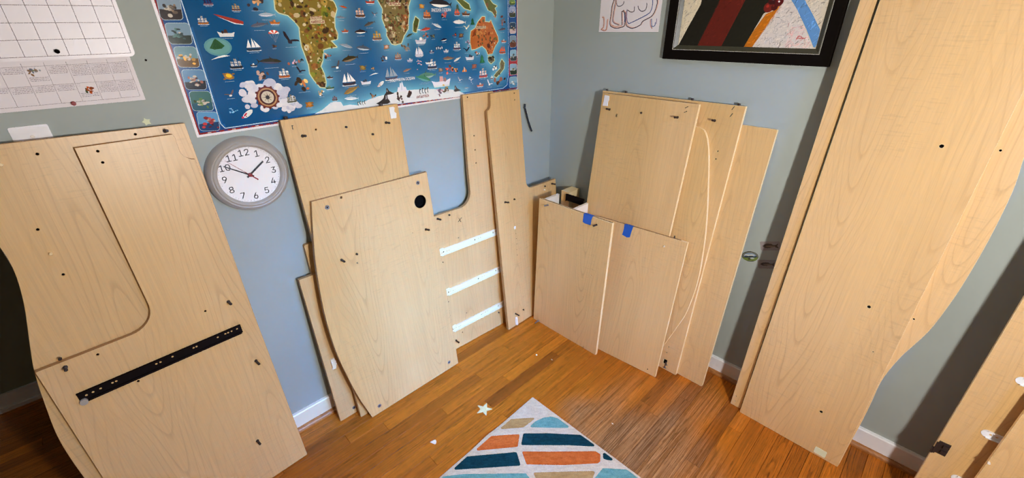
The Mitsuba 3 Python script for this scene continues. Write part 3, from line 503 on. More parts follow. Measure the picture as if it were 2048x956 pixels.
# ---------------------------------------------------------------- flat prints: coloured shapes on a sheet, measured in millimetres on the sheet
class Print:
    def __init__(s): s.V, s.F, s.C, s.n, s.k = [], [], [], 0, 0
    def tri(s, V, F, C, layer=None):
        layer = s.k if layer is None else layer
        V = np.asarray(V, float); s.V.append(np.column_stack([V, np.full(len(V), layer)])); s.F.append(np.asarray(F)+s.n); s.C.append(np.broadcast_to(C, (len(V), 3))); s.n += len(V)
    def poly(s, g, c, layer=None):
        for q in polys(g):
            v, f = trimesh.creation.triangulate_polygon(q, engine='earcut'); s.tri(v, f, lin(c), layer)
    def mesh(s, fr, o, w0, step, sc=.001):
        V = np.vstack(s.V); P = np.column_stack([o[0]+V[:, 0]*sc, o[1]+V[:, 1]*sc, w0+V[:, 2]*step])
        m = trimesh.Trimesh(P, np.vstack(s.F), process=False); m.apply_transform(fr.M)
        return (np.array(m.vertices), np.array(m.faces)), np.vstack(s.C)
def ell(x, y, a, b, r=0, n=10):
    t = np.linspace(0, 2*math.pi, n, endpoint=False); c, q = math.cos(math.radians(r)), math.sin(math.radians(r))
    return Polygon([(x+a*math.cos(k)*c-b*math.sin(k)*q, y+a*math.cos(k)*q+b*math.sin(k)*c) for k in t])
def pg(x, y, w, pts, r=0, flip=1): return affinity.rotate(Polygon([(x+flip*a*w, y+b*w) for a, b in pts]).buffer(0), r, origin=(x, y))
def shade(c, f): return ''.join('%02x' % max(0, min(255, int(int(q, 16)*f))) for q in ((c[0:2], c[2:4], c[4:6]) if len(c) == 6 else (c[0]*2, c[1]*2, c[2]*2)))
def icon(t, x, y, w, c1, c2, R):
    """a small generic picture: list of (outline, colour)"""
    fl = R.choice((-1, 1)); o = []; A = lambda pts, c, r=0: o.append((pg(x, y, w, pts, r, fl), c))
    cap = lambda dy: o.append((sbox(x-.33*w, y+dy*w-1.2, x+.3*w, y+dy*w), '9fb2cc'))
    if t in ('ship', 'sail'):
        A([(-.5, -.28), (.52, -.28), (.42, -.34), (-.42, -.34)], 'e8ecf2')
        A([(-.45, -.12), (-.36, -.3), (.36, -.3), (.5, -.08), (.2, -.16), (-.2, -.16)], c1)
        if t == 'sail':
            A([(-.42, -.1), (-.12, -.1), (-.2, .42)], c2); A([(-.1, -.1), (.16, -.1), (.02, .5)], c2); A([(.18, -.1), (.48, -.1), (.12, .38)], c2)
        else:
            for i in range(3):
                a = -.36+.26*i
                for j in range(3 if i == 1 else 2):
                    A([(a-.02, -.12+.18*j), (a+.2-.02*j, -.12+.18*j), (a+.2, .03+.18*j), (a+.02, .03+.18*j)], c2 if (i+j) % 3 else shade(c2, .8))
                A([(a+.1, -.15), (a+.115, -.15), (a+.115, .46), (a+.1, .46)], '33261d')
        cap(-.42)
    elif t == 'boat':
        A([(-.5, .06), (-.4, -.16), (.42, -.16), (.5, .1), (.2, 0), (-.3, 0)], c1); A([(-.42, -.15), (.44, -.15), (.4, -.22), (-.38, -.22)], 'dfe6ee')
        A([(-.1, 0), (.12, 0), (.1, .2), (-.06, .22)], c2); o.append((ell(x+.2*w*fl, y+.06*w, .07*w, .09*w), shade(c2, .7))); cap(-.3)
    elif t in ('fish', 'whale'):
        k = 1.25 if t == 'whale' else 1; r = R.uniform(-22, 12)*fl
        A([(-.5, .02*k), (-.3, .1*k), (0, .14*k), (.3, .09*k), (.5, 0), (.3, -.08*k), (0, -.1*k), (-.32, -.05*k)], c1, r)
        A([(-.45, 0), (0, -.015), (.42, -.03), (.28, -.075*k), (0, -.1*k), (-.3, -.05*k)], c2, r)
        A([(-.46, .02), (-.58, .12), (-.53, .0), (-.58, -.1)], c1, r); A([(.0, .12*k), (.1, .11*k), (-.03, .22*k)], shade(c1, .8), r); cap(-.27)
    elif t == 'bird':
        r = R.uniform(-15, 15)
        A([(-.1, -.12), (.1, -.14), (.16, -.02), (.05, .05), (-.08, 0)], c2, r); A([(-.06, 0), (-.5, .1), (-.4, .16), (-.2, .14), (.02, .06)], c1, r); A([(.02, .04), (.3, .42), (.42, .44), (.34, .2), (.14, 0)], c1, r); cap(-.3)
    elif t == 'balloon':
        for i in range(6):
            a0, a1 = math.pi*i/6, math.pi*(i+1)/6
            A([(0, -.05), (.5*math.cos(a0), .32*math.sin(a0)), (.5*math.cos(a1), .32*math.sin(a1))], c1 if i % 2 else c2)
        for a in (-.45, -.15, .15, .45): A([(a, .02), (a+.02, .02), (.01, -.75), (0, -.75)], 'b9c4d4')
    elif t == 'canoe':
        o.append((Polygon([(x-.5*w, y+.19*w), (x-.36*w, y+.17*w), (x+.3*w, y+.0*w), (x+.5*w, y-.08*w), (x+.47*w, y-.17*w), (x+.2*w, y-.13*w), (x-.3*w, y+.08*w)]), c1)); o.append((Polygon([(x-.46*w, y+.175*w), (x+.4*w, y-.04*w), (x+.1*w, y-.02*w)]), c2)); o.append((Polygon([(x-.4*w, y+.11*w), (x+.2*w, y-.13*w), (x+.47*w, y-.17*w), (x+.46*w, y-.2*w), (x+.15*w, y-.16*w)]), 'e6ecf2'))
    elif t == 'wake':
        A([(-.5, .05), (-.2, .1), (.1, .04), (.5, -.12), (.1, -.04), (-.2, 0)], c2)
    elif t == 'turtle':
        o.append((ell(x, y, .33*w, .24*w, 20*fl), c1)); o.append((ell(x+.03*w, y+.03*w, .2*w, .14*w, 20*fl), c2))
        for a, b in ((-.3, -.18), (.3, -.12), (.36, .14), (-.26, .18)): o.append((ell(x+a*w, y+b*w, .11*w, .06*w, R.uniform(0, 180)), shade(c1, .85)))
        cap(-.36)
    elif t == 'zep':
        o.append((ell(x, y, .5*w, .2*w, 33, 14), c1)); o.append((ell(x-.2*w, y-.05*w, .2*w, .07*w, 40), c2)); o.append((ell(x-.44*w, y-.25*w, .1*w, .09*w), c2)); o.append((ell(x-.16*w, y-.2*w, .05*w, .04*w), '222222'))
    elif t == 'dots':
        for _ in range(12): o.append((ell(x+R.gauss(0, .22)*w, y+R.gauss(0, .22)*w, .08*w, .06*w, 0, 6), R.choice((c1, c2))))
    elif t == 'berg':
        A([(-.5, -.3), (-.36, .05), (-.2, .02), (-.08, .5), (.06, .3), (.12, .44), (.24, 0), (.36, .1), (.5, -.3)], c1); A([(-.08, .48), (-.02, -.2), (.1, -.22), (.06, .3)], 'cfdcee')
    elif t == 'seal':
        A([(-.45, -.22), (-.3, .0), (-.28, .26), (-.18, .34), (-.08, .22), (0, .04), (.3, -.12), (.55, -.2), (.3, -.26), (-.2, -.3)], c1); A([(-.26, .0), (-.24, .2), (-.16, .2), (-.12, -.05)], '8d8f98')
    elif t == 'penguin':
        for i in range(4):
            a = -.4+.26*i
            o.append((ell(x+a*w, y+(i % 2)*.06*w, .09*w, .22*w), c1)); o.append((ell(x+(a+.03)*w, y+(i % 2)*.06*w-.02*w, .055*w, .15*w), c2))
    elif t == 'tree':
        A([(-.4, -.4), (-.15, .1), (-.3, .05), (0, .5), (.28, .06), (.14, .1), (.42, -.4)], c1); A([(-.1, -.35), (.02, .3), (.2, -.3)], c2); cap(-.55)
    else:
        for i in range(9):
            o.append((ell(x+R.gauss(0, .21)*w, y+R.gauss(0, .15)*w, R.uniform(.08, .2)*w, R.uniform(.06, .15)*w, R.uniform(0, 180), 7), R.choice((c1, c2, shade(c1, .65), shade(c2, 1.15), '2c231c'))))
        cap(-.36)
    return o
R = random.Random(4)
PW_, PH_ = 1379, 950
lands = {n: Polygon(v).buffer(0) for n, v in LANDS.items()}
up = {'SA': 330, 'AF': 360, 'INa': 60, 'INb': 60}
for n, h in up.items():
    v = LANDS[n]; lands[n] = lands[n].union(Polygon([v[0], (v[0][0]-.15*h, v[0][1]+h), (v[-1][0]+.05*h, v[-1][1]+h), v[-1]]))
land = unary_union(list(lands.values()))
pr = Print()
pr.poly(sbox(7, 7, PW_-3, PH_-5), '8c2320')                       # border line
for i in range(60): pr.poly(sbox(30+i*22.6, 8, 30+i*22.6+10, 11), 'd9c9c0' if i % 3 == 0 else '1b3d78', 1)
pr.poly(sbox(11, 12, PW_-6, PH_-9), '134a86', 1)
inner = Polygon(INNER+[(1319, 930), (68, 930)]).buffer(0)
pr.poly(inner.buffer(2.6), 'cfe4f4', 2)
xs, ys = np.arange(64, 1326, 6.), np.concatenate([np.arange(12, 420, 6.), np.arange(420, 931, 30.)])
import shapely
GX, GY = np.meshgrid(xs, ys); pts = shapely.points(GX.ravel(), GY.ravel())
d = shapely.distance(land, pts)
nz = meshkit.fbm(np.column_stack([GX.ravel()/160, GY.ravel()/160, 0*GX.ravel()]), 3, 2)
a = np.exp(-d/32)[:, None]*.92; b = np.clip((GX.ravel()/1300)*.35+.15+.5*(nz-.5), 0, 1)[:, None]
deep = lin('03406c')*(1-b)+lin('1072b4')*b
colr = deep*(1-a)+lin('74c0dc')*a
ok = shapely.contains(inner, pts).reshape(GX.shape)
idx = np.arange(GX.size).reshape(GX.shape); q = ok[:-1, :-1] & ok[1:, :-1] & ok[:-1, 1:] & ok[1:, 1:]
A_, B_, C_, D_ = idx[:-1, :-1][q], idx[:-1, 1:][q], idx[1:, 1:][q], idx[1:, :-1][q]
pr.poly(inner, '14609c', 3)
pr.tri(np.column_stack([GX.ravel(), GY.ravel()]), np.vstack([np.column_stack([A_, B_, C_]), np.column_stack([A_, C_, D_])]), colr, 4)
pr.poly(land.difference(lands['AN']).buffer(3.5), 'cfd9b4', 5)
PAL = {'SA': (['4c6a26', '8a8a2c', 'a8792f', '7c4f2a', 'b99a4a', '3c2a1c', 'c9b98c', '2f4a1c', '9a5f2c', '6e4424', 'd0bd90', 'e0d4b0', '5a3420'], '84702f', 620), 'AF': (['5c6a34', '8c7a4a', 'a86a3a', '6c3f26', 'c2b48c', '2f2a1c', '4a5a2c', 'd6caa8', '5a3420'], '7a6c40', 420),
       'MG': (['3f5a24', '7a6a34', '5c3a20'], '4f5c2a', 12), 'AU': (['b8622c', 'c9793a', '8c3c1c', 'd08a4a', '5c2a18', '6a6a34'], 'b9652f', 110), 'NZ': (['4a4a2c', '6a4a2c', '8c7a5a'], '6f6a44', 16),
       'TS': (['3a3a2a', '6a5a3a'], '5a5c3a', 6), 'INa': (['4a5a24', '7a5a34'], '5f6a34', 16), 'INb': (['4a5a24', '7a5a34'], '5f6a34', 16), 'AN': (['f1f1f6', 'dfe6f2'], 'eceef5', 30)}
for n, g in lands.items():
    pal, base, cnt = PAL[n]; pr.poly(g, base, 6)
    x0, y0, x1, y1 = g.bounds
    for _ in range(cnt):
        x, y = R.uniform(x0, x1), R.uniform(y0, min(y1, 450))
        if not g.contains(Point(x, y)): continue
        big = R.random() < .25; s = R.uniform(7, 15) if big else R.uniform(2, 6)
        e = ell(x, y, s, s*R.uniform(.4, 1), R.uniform(0, 180), 7)
        pr.poly(e.intersection(g) if big else e, R.choice(pal), 7 if big else 8)
    if n == 'AU':
        for _ in range(34): pr.poly(ell(R.uniform(1090, 1230), R.uniform(140, 260), R.uniform(3, 7), R.uniform(2, 4), R.uniform(0, 180), 7).intersection(g), R.choice(('3f4a24', '4c3a20', 'd9c9a0', '7a2a14')), 9)
for (x, y), r in CLOUD:
    for j in range(4): pr.poly(ell(x+R.gauss(0, .35)*r, y+R.gauss(0, .3)*r, r*R.uniform(.35, .75), r*R.uniform(.3, .6), 0, 11), R.choice(('e6e4ee', 'd6d6e6', 'f0edf2', 'c9cbe0')), 6 if j < 2 else 7)
x, y = COMPASS
for i in range(12): pr.poly(ell(x+33*math.cos(i*math.pi/6), y+33*math.sin(i*math.pi/6), 5, 4, i*30, 8), '5c231c', 8)
for r, c in ((33, '6e2a20'), (29, 'b98a5c'), (24, '4a1f1a'), (19, 'd8cbb4'), (6, '2a2a2a')): pr.poly(Point(x, y).buffer(r, 12), c, 9+.2*(33-r)/33)
for i in range(8): pr.poly(Polygon([(x, y), (x+5*math.cos(i*math.pi/4-.35), y+5*math.sin(i*math.pi/4-.35)), (x+18*math.cos(i*math.pi/4), y+18*math.sin(i*math.pi/4))]), '3a2a24', 9.5)
(x, y), (x2, y2) = ISLAND
pr.poly(ell(x, y, 36, 25, 0, 18), '5f9ca4', 6); pr.poly(ell(x, y, 31, 20, 0, 16), '6fa8a4', 7)
pr.poly(Polygon([(x2-20, y2-10), (x2-11, y2+1), (x2-4, y2+11), (x2+1, y2+15), (x2+7, y2+10), (x2+21, y2-5), (x2+11, y2-12), (x2-8, y2-14)]), '2c5a2a', 8)
for i in range(5): pr.poly(Polygon([(x2-1, y2+12), (x2-10+5*i, y2-10), (x2-8+5*i, y2-11)]), '1f4420', 8.5)
for j, (t, x, y, w_, c1, c2) in enumerate(ICONS):
    for i, (g, c) in enumerate(icon(t, x, y, w_*(.92 if t == 'ship' else 1.0), c1, c2, R)): pr.poly(g, c, 10+.12*i+.3*(j % 3))
def rounded(q, r=9):
    g = Polygon(q); x0, y0, x1, y1 = g.bounds; return g.buffer(-r).buffer(r)
TH = [('8fa3b4', '6a5a4a', '3a2f2a'), ('7f9cb0', '3f5c58', '2a3428'), ('6f95a0', 'b98a3a', '6a4a24'), ('5f8cb4', '7a4a3a', '1c1c1c'), ('3f6a5c', '5c7a3a', '2c5a6a'), ('5f9ccc', '8a2a2a', '1f3c5c')]
for (q, c) in list(zip(THUMBS, TH))+list(zip(THUMBSR, [('8fa0c4', '4a4a4a', '33402c'), ('24425c', '1c1c24', 'c9b4bc'), ('7a93a8', '5a3a26', '6a3a2a'), ('8cb4cc', '46606c', '3a3a3a'), ('8fb0cc', '3f4a34', '24301c'), ('7faac4', 'a8c0d4', '4f86b0'), ('6a8a4a', '8c9a3a', '3a5a34')])):
    g = rounded(q); pr.poly(g.buffer(1.4), 'b4c8d4', 3); pr.poly(g, c[0], 4)
    x0, y0, x1, y1 = g.bounds; W_, H_ = x1-x0, y1-y0
    pr.poly(g.intersection(sbox(x0, y0, x1, y0+.42*H_)), c[2], 5)
    for _ in range(16): pr.poly(ell(R.gauss((x0+x1)/2, .18*W_), R.gauss(y0+.46*H_, .11*H_), W_*R.uniform(.05, .13), H_*R.uniform(.03, .09), R.uniform(-20, 20), 7).intersection(g), R.choice((c[1], shade(c[1], 1.4), shade(c[1], .6), 'cfc4b4')), 6)
pr.poly(Polygon([(1320, 70), (1376, 72), (1378, 150), (1320, 150)]).difference(rounded(THUMBSR[4]).buffer(1.4)), 'a8323a', 2.6)
for t, x0, y0, x1, y1, h, c in NAMES:
    if c == '922' and t != 'ANTARCTICA': pr.poly(Polygon([(x0-2, y0-2), (x1+2, y1-2), (x1+2, y1+9), (x0-2, y0+9)]), 'dccda8', 13.6)
k = thing('world_map_poster', 'large glossy blue illustrated world map poster with thumbnails down its left edge', 'poster')
pap = extr(sbox(0, 0, PW_/1000, PH_/1000), .0006)
add(k+'__sheet', WALL_L.put(pap, -1.640, 1.276, .0006), 'paper_laminated', label='white paper sheet')
ms, cl = pr.mesh(WALL_L, (-1.640, 1.276), .00135, .00006)
add(k+'__print', ms, 'print_gloss', color=cl, smooth=False, label='printed blue oceans, continents and small pictures')
for t, x0, y0, x1, y1, h, c in NAMES:
    m = meshkit.text_mesh(t, .010, .0001, bold=True); s = (x1-x0)/1000/(m.bounds[1][0]-m.bounds[0][0]); m.apply_scale([s, min(s*1.35, 1.1) if h < 60 else s*1.15, 1])
    g = Polygon([(x0-3, y0-2), (x1+3, y1-2), (x1+3, y1+12), (x0-3, y0+12)])
    add(k+'__lettering', WALL_L.put(m, -1.640+x0/1000, 1.276+y0/1000, .0023, math.degrees(math.atan2(y1-y0, x1-x0))), {'922': 'ink_red', 'eef': 'white_plastic'}[c])

# ---------------------------------------------------------------- wall clock, calendars, plate, star, strap
k = thing('wall_clock', 'round grey wall clock with black numerals, reading ten to two', 'clock')
def on_l(m, y, z, w=0, rot=0): return WALL_L.put(m, y, z, w, rot)
CY, CZ = -1.5345, 1.1385
rim = [(.0925, .020), (.0925, .026), (.096, .030), (.100, .0315), (.104, .0305), (.106, .0285), (.110, .0295), (.118, .024), (.1225, .014), (.1235, .0), (.0925, 0), (.0925, .020)]
add(k+'__case_rim', on_l(lathe(rim, 72), CY, CZ, .001), 'grey_plastic', smooth=35, label='matt grey rim')
add(k+'__dial', on_l(lathe([(0, 0), (.0926, 0), (.0926, .0185), (0, .0185)], 72), CY, CZ, .001), 'dial_white', label='white dial')
for h in range(1, 13):
    m = meshkit.text_mesh(str(h), .0205, .0004); m.apply_translation([-(m.bounds[0][0]+m.bounds[1][0])/2, -.0102, 0])
    a = math.radians(90-30*h)
    add(k+'__numeral', on_l(m, CY+.0735*math.cos(a), CZ+.0735*math.sin(a), .0196), 'ink_black')
tk = [bx(-.0004, .0004, .0872, .0892, 0, .0003).apply_transform(trimesh.transformations.rotation_matrix(-math.radians(6*i), [0, 0, 1])) for i in range(60)]
add(k+'__minute_marks', on_l(cat(tk), CY, CZ, .0196), 'ink_black')
def hand(name, deg, L, tail, w0, w1, z, m):
    g = Polygon([(-w0, -tail), (w0, -tail), (w1, L), (-w1, L)]); add(k+'__'+name, on_l(extr(g, .0008), CY, CZ, z, -deg), m)
hand('hour_hand', 54, .060, .012, .0026, .0024, .0215, 'ink_black'); hand('minute_hand', 303, .079, .012, .0024, .0013, .0228, 'ink_black'); hand('second_hand', 316, .083, .001, .0008, .0004, .0241, 'ink_red'); hand('second_hand_tail', 136, .028, .0, .0012, .0021, .0241, 'ink_red')
add(k+'__hand_hub', on_l(lathe([(0, 0), (.0062, 0), (.0062, .006), (.005, .0068), (0, .0068)], 18), CY, CZ, .0198), 'ink_red', smooth=40)

k = thing('chore_chart', 'blank white laminated grid sheet with rounded corners, overlapping the printed calendar', 'calendar')
add(k+'__sheet', WALL_L.put(extr(sbox(-2.052, 1.508, -1.714, 1.80).buffer(-.012).buffer(.012), .0012), 0, 0, .0045), 'paper_laminated')
ln = [sbox(-2.041, z-.0005, -1.722, z+.0005) for z in (1.5165, 1.553, 1.589, 1.626, 1.663, 1.70, 1.737, 1.774)]+[sbox(y-.0005, 1.5165, y+.0005, 1.774) for y in (-1.7225, -1.7625, -1.802, -1.843, -1.882, -1.921, -1.961, -2.0, -2.0405)]
add(k+'__ruled_grid', WALL_L.put(extr(unary_union(ln), .0001), 0, 0, .0058), 'ruled_line')
k = thing('wall_calendar', 'white printed calendar page with rows of small text and two little pictures', 'calendar')
add(k+'__sheet', WALL_L.put(extr(Polygon([(-2.054, 1.398), (-1.728, 1.397), (-1.727, 1.62), (-2.054, 1.62)]), .0008), 0, 0, .0012), 'paper')
pr = Print(); cols = [-1.737, -1.777, -1.816, -1.855, -1.895, -1.934, -1.973, -2.012]
for z in (1.4075, 1.4515, 1.4955): pr.poly(sbox(-2.046, z-.0004, -1.737, z+.0004), '8f8588')
for y in cols: pr.poly(sbox(y-.0004, 1.4075, y+.0004, 1.503), '8f8588')
for i, y in enumerate(cols[1:]):
    for z0 in (1.4515, 1.4955):
        pic = (i == 4 and z0 > 1.47) or (i == 2 and z0 < 1.47)
        pr.poly(sbox(y+.002, z0-.008, y+.007, z0-.002), 'c9bfc4', 1); pr.poly(sbox(y+.0026, z0-.0074, y+.0064, z0-.0026), 'e9e3e6', 2)
        for j in range(R.choice((3, 4, 5, 7)) if not pic else 3):
            zz = z0-.0035-.0036*j-(.022 if pic else 0)
            if zz < z0-.04: continue
            x = y+(.009 if j < 2 and not pic else .003)
            while x < y+.036:
                l = R.uniform(.002, .006); pr.poly(sbox(x, zz-.0006, min(x+l, y+.037), zz+.0006), '8a8088', 1); x += l+.0012
for (y, z), cc in (((-1.918, 1.484), ('7a8450', '8a6a4a', '6a7488', '9aa0aa')), ((-1.836, 1.436), ('b8531f', '8a3a14', '3f4a2c', 'd07a3a'))):
    for _ in range(14): pr.poly(ell(y+R.gauss(0, .006), z+R.gauss(0, .003), R.uniform(.0015, .0045), R.uniform(.001, .003), R.uniform(0, 180), 7), R.choice(cc), 3)
ms, cl = pr.mesh(WALL_L, (0, 0), .0022, .00005, 1)
add(k+'__print', ms, 'print_matte', color=cl)
PIN = lathe([(0, 0), (.0045, 0), (.005, .002), (.0035, .0035), (.003, .008), (.0046, .010), (.0046, .0115), (0, .012)], 16)
k = thing('pushpin', 'dark pushpin near the bottom edge of the blank grid sheet', 'pushpin'); add(k+'__head', on_l(PIN, -1.862, 1.5265, .0058), 'black_plastic', smooth=40)
k = thing('pushpin', 'red pushpin at the bottom edge of the printed calendar page', 'pushpin'); q = add(k+'__head', on_l(PIN, -1.874, 1.405, .0021), 'ink_red', smooth=40)
k = thing('wall_plate', 'blank white wall plate above the far left boards', 'switch plate')
add(k+'__plate', WALL_L.put(cat(extr(sbox(-2.008, 1.245, -1.938, 1.363).buffer(-.004).buffer(.004), .003), extr(sbox(-2.004, 1.249, -1.942, 1.359).buffer(-.004).buffer(.004), .0055)), 0, 0, .0003), 'white_plastic')
for z in (1.337, 1.272): add(k+'__screw', on_l(lathe([(0, 0), (.0042, 0), (.0036, .0016), (0, .002)], 14), -1.973, z, .0057), 'melamine_white', smooth=40)
def star(r, n=5, q=.42): return Polygon([((r if i % 2 == 0 else r*q)*math.sin(i*math.pi/n), (r if i % 2 == 0 else r*q)*math.cos(i*math.pi/n)) for i in range(2*n)])
k = thing('wall_star', 'tiny pale glow star stuck on the wall above the far left boards', 'star'); add(k+'__body', on_l(extr(star(.011, 5, .6), .0015), -1.744, 1.339, .0003, 14), 'glow_plastic')
k = thing('nail_hole', 'small dark nail in the wall between calendar and map', 'nail'); add(k+'__head', on_l(DOT, -1.696, 1.497, .0002), 'black_metal')
k = thing('hanging_strap', 'short black strap hanging from a nail on the wall between map and corner', 'strap')
sp = [(-.221, 1.204), (-.2215, 1.190), (-.219, 1.180), (-.208, 1.150), (-.192, 1.108), (-.167, 1.056)]
add(k+'__band', WALL_L.put(extr(LineString(curve(sp, 4)).buffer(.0042, cap_style=2), .003), 0, 0, .012), 'strap_black')
add(k+'__nail', cat(bar([-.0005, -.2205, 1.186], [.018, -.2205, 1.1865], .0016), bar([.017, -.2205, 1.1865], [.0185, -.2205, 1.1865], .0042)), 'steel')

# ---------------------------------------------------------------- child's drawing, painting, stickers on the right wall
k = thing('childs_drawing', "child's crayon drawing on white paper, pinned left of the framed painting", 'drawing')
add(k+'__sheet', WALL_R.put(extr(Polygon([(.283, 1.5355), (.5885, 1.5375), (.588, 1.93), (.283, 1.93)]), .0006), 0, 0, .0006), 'paper')
pr = Print(); CC = ['3a3440', '6a5a64', '40384a', '3a4a80', '33364a', '5a5460', '5a4a50', '4a4450', 'b07a6a', 'a86a5a', '4a5a8a', '8a7a9a', 'd09a80', '5a4a44', '2f3f78']
for i, s in enumerate(STROKES):
    L_ = LineString(curve(s, 4)); pr.poly(L_.buffer(.0016, 4), CC[i % 15], 1)
    if i in (0, 1, 4, 8, 2): pr.poly(affinity.translate(L_, .004, .002).buffer(.0022, 4), 'e0b4a4', 0)
ms, cl = pr.mesh(WALL_R, (0, 0), .0013, .0001, 1); add(k+'__crayon_lines', ms, 'print_matte', color=cl)
k = thing('framed_painting', 'abstract painting of diagonal colour bands in a black frame', 'painting')
def ring(x0, x1, z0, z1, wd, prof):
    """mitred frame: prof is a list of (distance in from the edge, height)"""
    V, F = [], []; L = len(prof)
    for (d, h) in prof:
        V += [(x0+d, z0+d, h), (x1-d, z0+d, h), (x1-d, z1-d, h), (x0+d, z1-d, h)]
    for i in range(L-1):
        for a in range(4):
            b = (a+1) % 4; F += [[4*i+a, 4*i+b, 4*i+4+b], [4*i+a, 4*i+4+b, 4*i+4+a]]
    return trimesh.Trimesh(V, F, process=False)
FX0, FX1, FZ0, FZ1 = .634, 1.239, 1.4355, 2.18
add(k+'__frame', WALL_R.put(ring(FX0, FX1, FZ0, FZ1, 0, [(0, 0), (0, .022), (.003, .025), (.034, .022), (.037, .016), (.037, 0)])), 'frame_black')
add(k+'__inner_frame', WALL_R.put(ring(FX0+.037, FX1-.037, FZ0+.037, FZ1-.037, 0, [(0, 0), (0, .017), (.004, .018), (.013, .011), (.017, .008), (.017, 0)])), 'frame_olive')
add(k+'__liner_highlight', WALL_R.put(ring(FX0+.036, FX1-.036, FZ0+.036, FZ1-.036, 0, [(0, .016), (.0006, .0185), (.0022, .0185), (.003, .017)])), 'highlight_line')  # bright line built in for the highlight along the inner frame
cv = sbox(FX0+.053, FZ0+.053, FX1-.053, FZ1-.053)
add(k+'__canvas', WALL_R.put(extr(cv, .004), 0, 0, .002), 'paper')
pr = Print()
pr.poly(cv, 'c9bda6', 0)
low = cv.intersection(sbox(0, 0, 2, 1.75))
RP = random.Random(9)
for i, (c, pts) in enumerate(PAINT):
    g = Polygon(pts).buffer(0).intersection(cv); pr.poly(g, c, 1)
    if g.is_empty: continue
    x0, y0, x1, y1 = g.bounds; pale = i in (0, 5, 7)
    for _ in range(900 if i == 5 else 260):
        x, y = RP.uniform(x0, x1), RP.uniform(y0, y1)
        if not g.contains(Point(x, y)): continue
        l = RP.uniform(.003, .014); a = RP.gauss(.9, .5)
        q = LineString([(x, y), (x+l*math.cos(a), y+l*math.sin(a))]).buffer(RP.uniform(.0004, .0011), 1).intersection(g)
        pink = pale and x > 1.08 and i == 5 and y < 1.56
        pr.poly(q, shade(RP.choice(('d8b0a4', 'e0c0b4', 'c9988c')) if pink else c, RP.uniform(.8, 1.16) if pale else RP.uniform(.75, 1.35)) if RP.random() > .08 or not pale else '7a7064', 2)
for i, ((x, z), r, c) in enumerate(BALLS):
    pr.poly(Point(x, z).buffer(r, 12), c, 3+.2*i); pr.poly(Point(x-.004, z+.004).buffer(r*.3, 8), shade(c, 1.5), 3.1+.2*i)
for x, z in ((BALLS[2][0][0], BALLS[2][0][1]), (BALLS[2][0][0]-.02, BALLS[2][0][1]+.008)): pr.poly(Point(x, z).buffer(.003), 'e6dcd0', 5)
pr.poly(LineString(SIGN).buffer(.0007), 'b03034', 4)
ms, cl = pr.mesh(WALL_R, (0, 0), .0062, .00008, 1); add(k+'__paint_layer', ms, 'print_matte', color=cl)
def sticker(name, label, cx, cz, outline, layers):
    k = thing(name, label, 'sticker'); pr = Print()
    for i, (g, c) in enumerate(layers): pr.poly(g.intersection(outline), c, i)
    add(k+'__backing', WALL_R.put(extr(outline, .0004), cx, cz, .0003, 20), 'print_satin', color=np.tile(lin('a89a92'), (len(extr(outline, .0004).vertices), 1)))
    V, cl = pr.mesh(Frame((0, 0), 0, 0), (0, 0), .0008, .00005, 1)
    add(k+'__print', WALL_R.put(trimesh.Trimesh(*V, process=False).apply_transform(np.linalg.inv(Frame((0, 0), 0, 0).M)), cx, cz, 0, 20), 'print_satin', color=cl)
ov = ell(0, 0, .033, .0235, 0, 28)
sticker('wall_sticker', 'oval sticker with a dark rim and a little landscape', 1.1555, .666, ov, [(ov, '14140f'), (ell(0, 0, .030, .0205, 0, 28), 'b8b49c'), (ell(0, 0, .0285, .019, 0, 28), '20241c'), (ell(0, 0, .026, .0165, 0, 24), '8fa0b4'), (sbox(-.03, -.02, .03, -.002), '6a7a3c'), (Polygon([(-.026, -.002), (-.016, .006), (-.006, 0), (.004, .007), (.014, .001), (.026, .003), (.026, -.004), (-.026, -.006)]), '2f3a44'), (ell(-.004, -.011, .006, .004), '39342a'), (ell(.008, -.008, .009, .003), 'b9c0c4'), (sbox(-.02, .004, .016, .008), 'd9d4c4')])
rc = sbox(-.0375, -.0195, .0375, .0195).buffer(-.004).buffer(.004)
def fishy(dx): return Polygon(curve([(-.030+dx, .001), (-.016+dx, .009), (.002+dx, .010), (.016+dx, .003), (.030+dx, .010), (.026+dx, 0), (.030+dx, -.010), (.014+dx, -.004), (-.004+dx, -.009), (-.020+dx, -.008), (-.030+dx, .001)], 3)).buffer(0)
sticker('wall_sticker', 'upper of the two grey fish stickers beside the oval one', 1.2185, .740, rc, [(rc, '8f8684'), (fishy(0), '4a3c30'), (ell(.0, -.002, .02, .004), '7a6a58'), (ell(-.02, .003, .002, .002), '14110f')])
sticker('wall_sticker', 'lower of the two grey fish stickers beside the oval one', 1.2275, .656, rc, [(rc, '867e7c'), (affinity.scale(fishy(0), .95, .8), '41352b'), (ell(.002, -.002, .018, .003), '73634f'), (ell(-.019, .002, .002, .002), '14110f')])

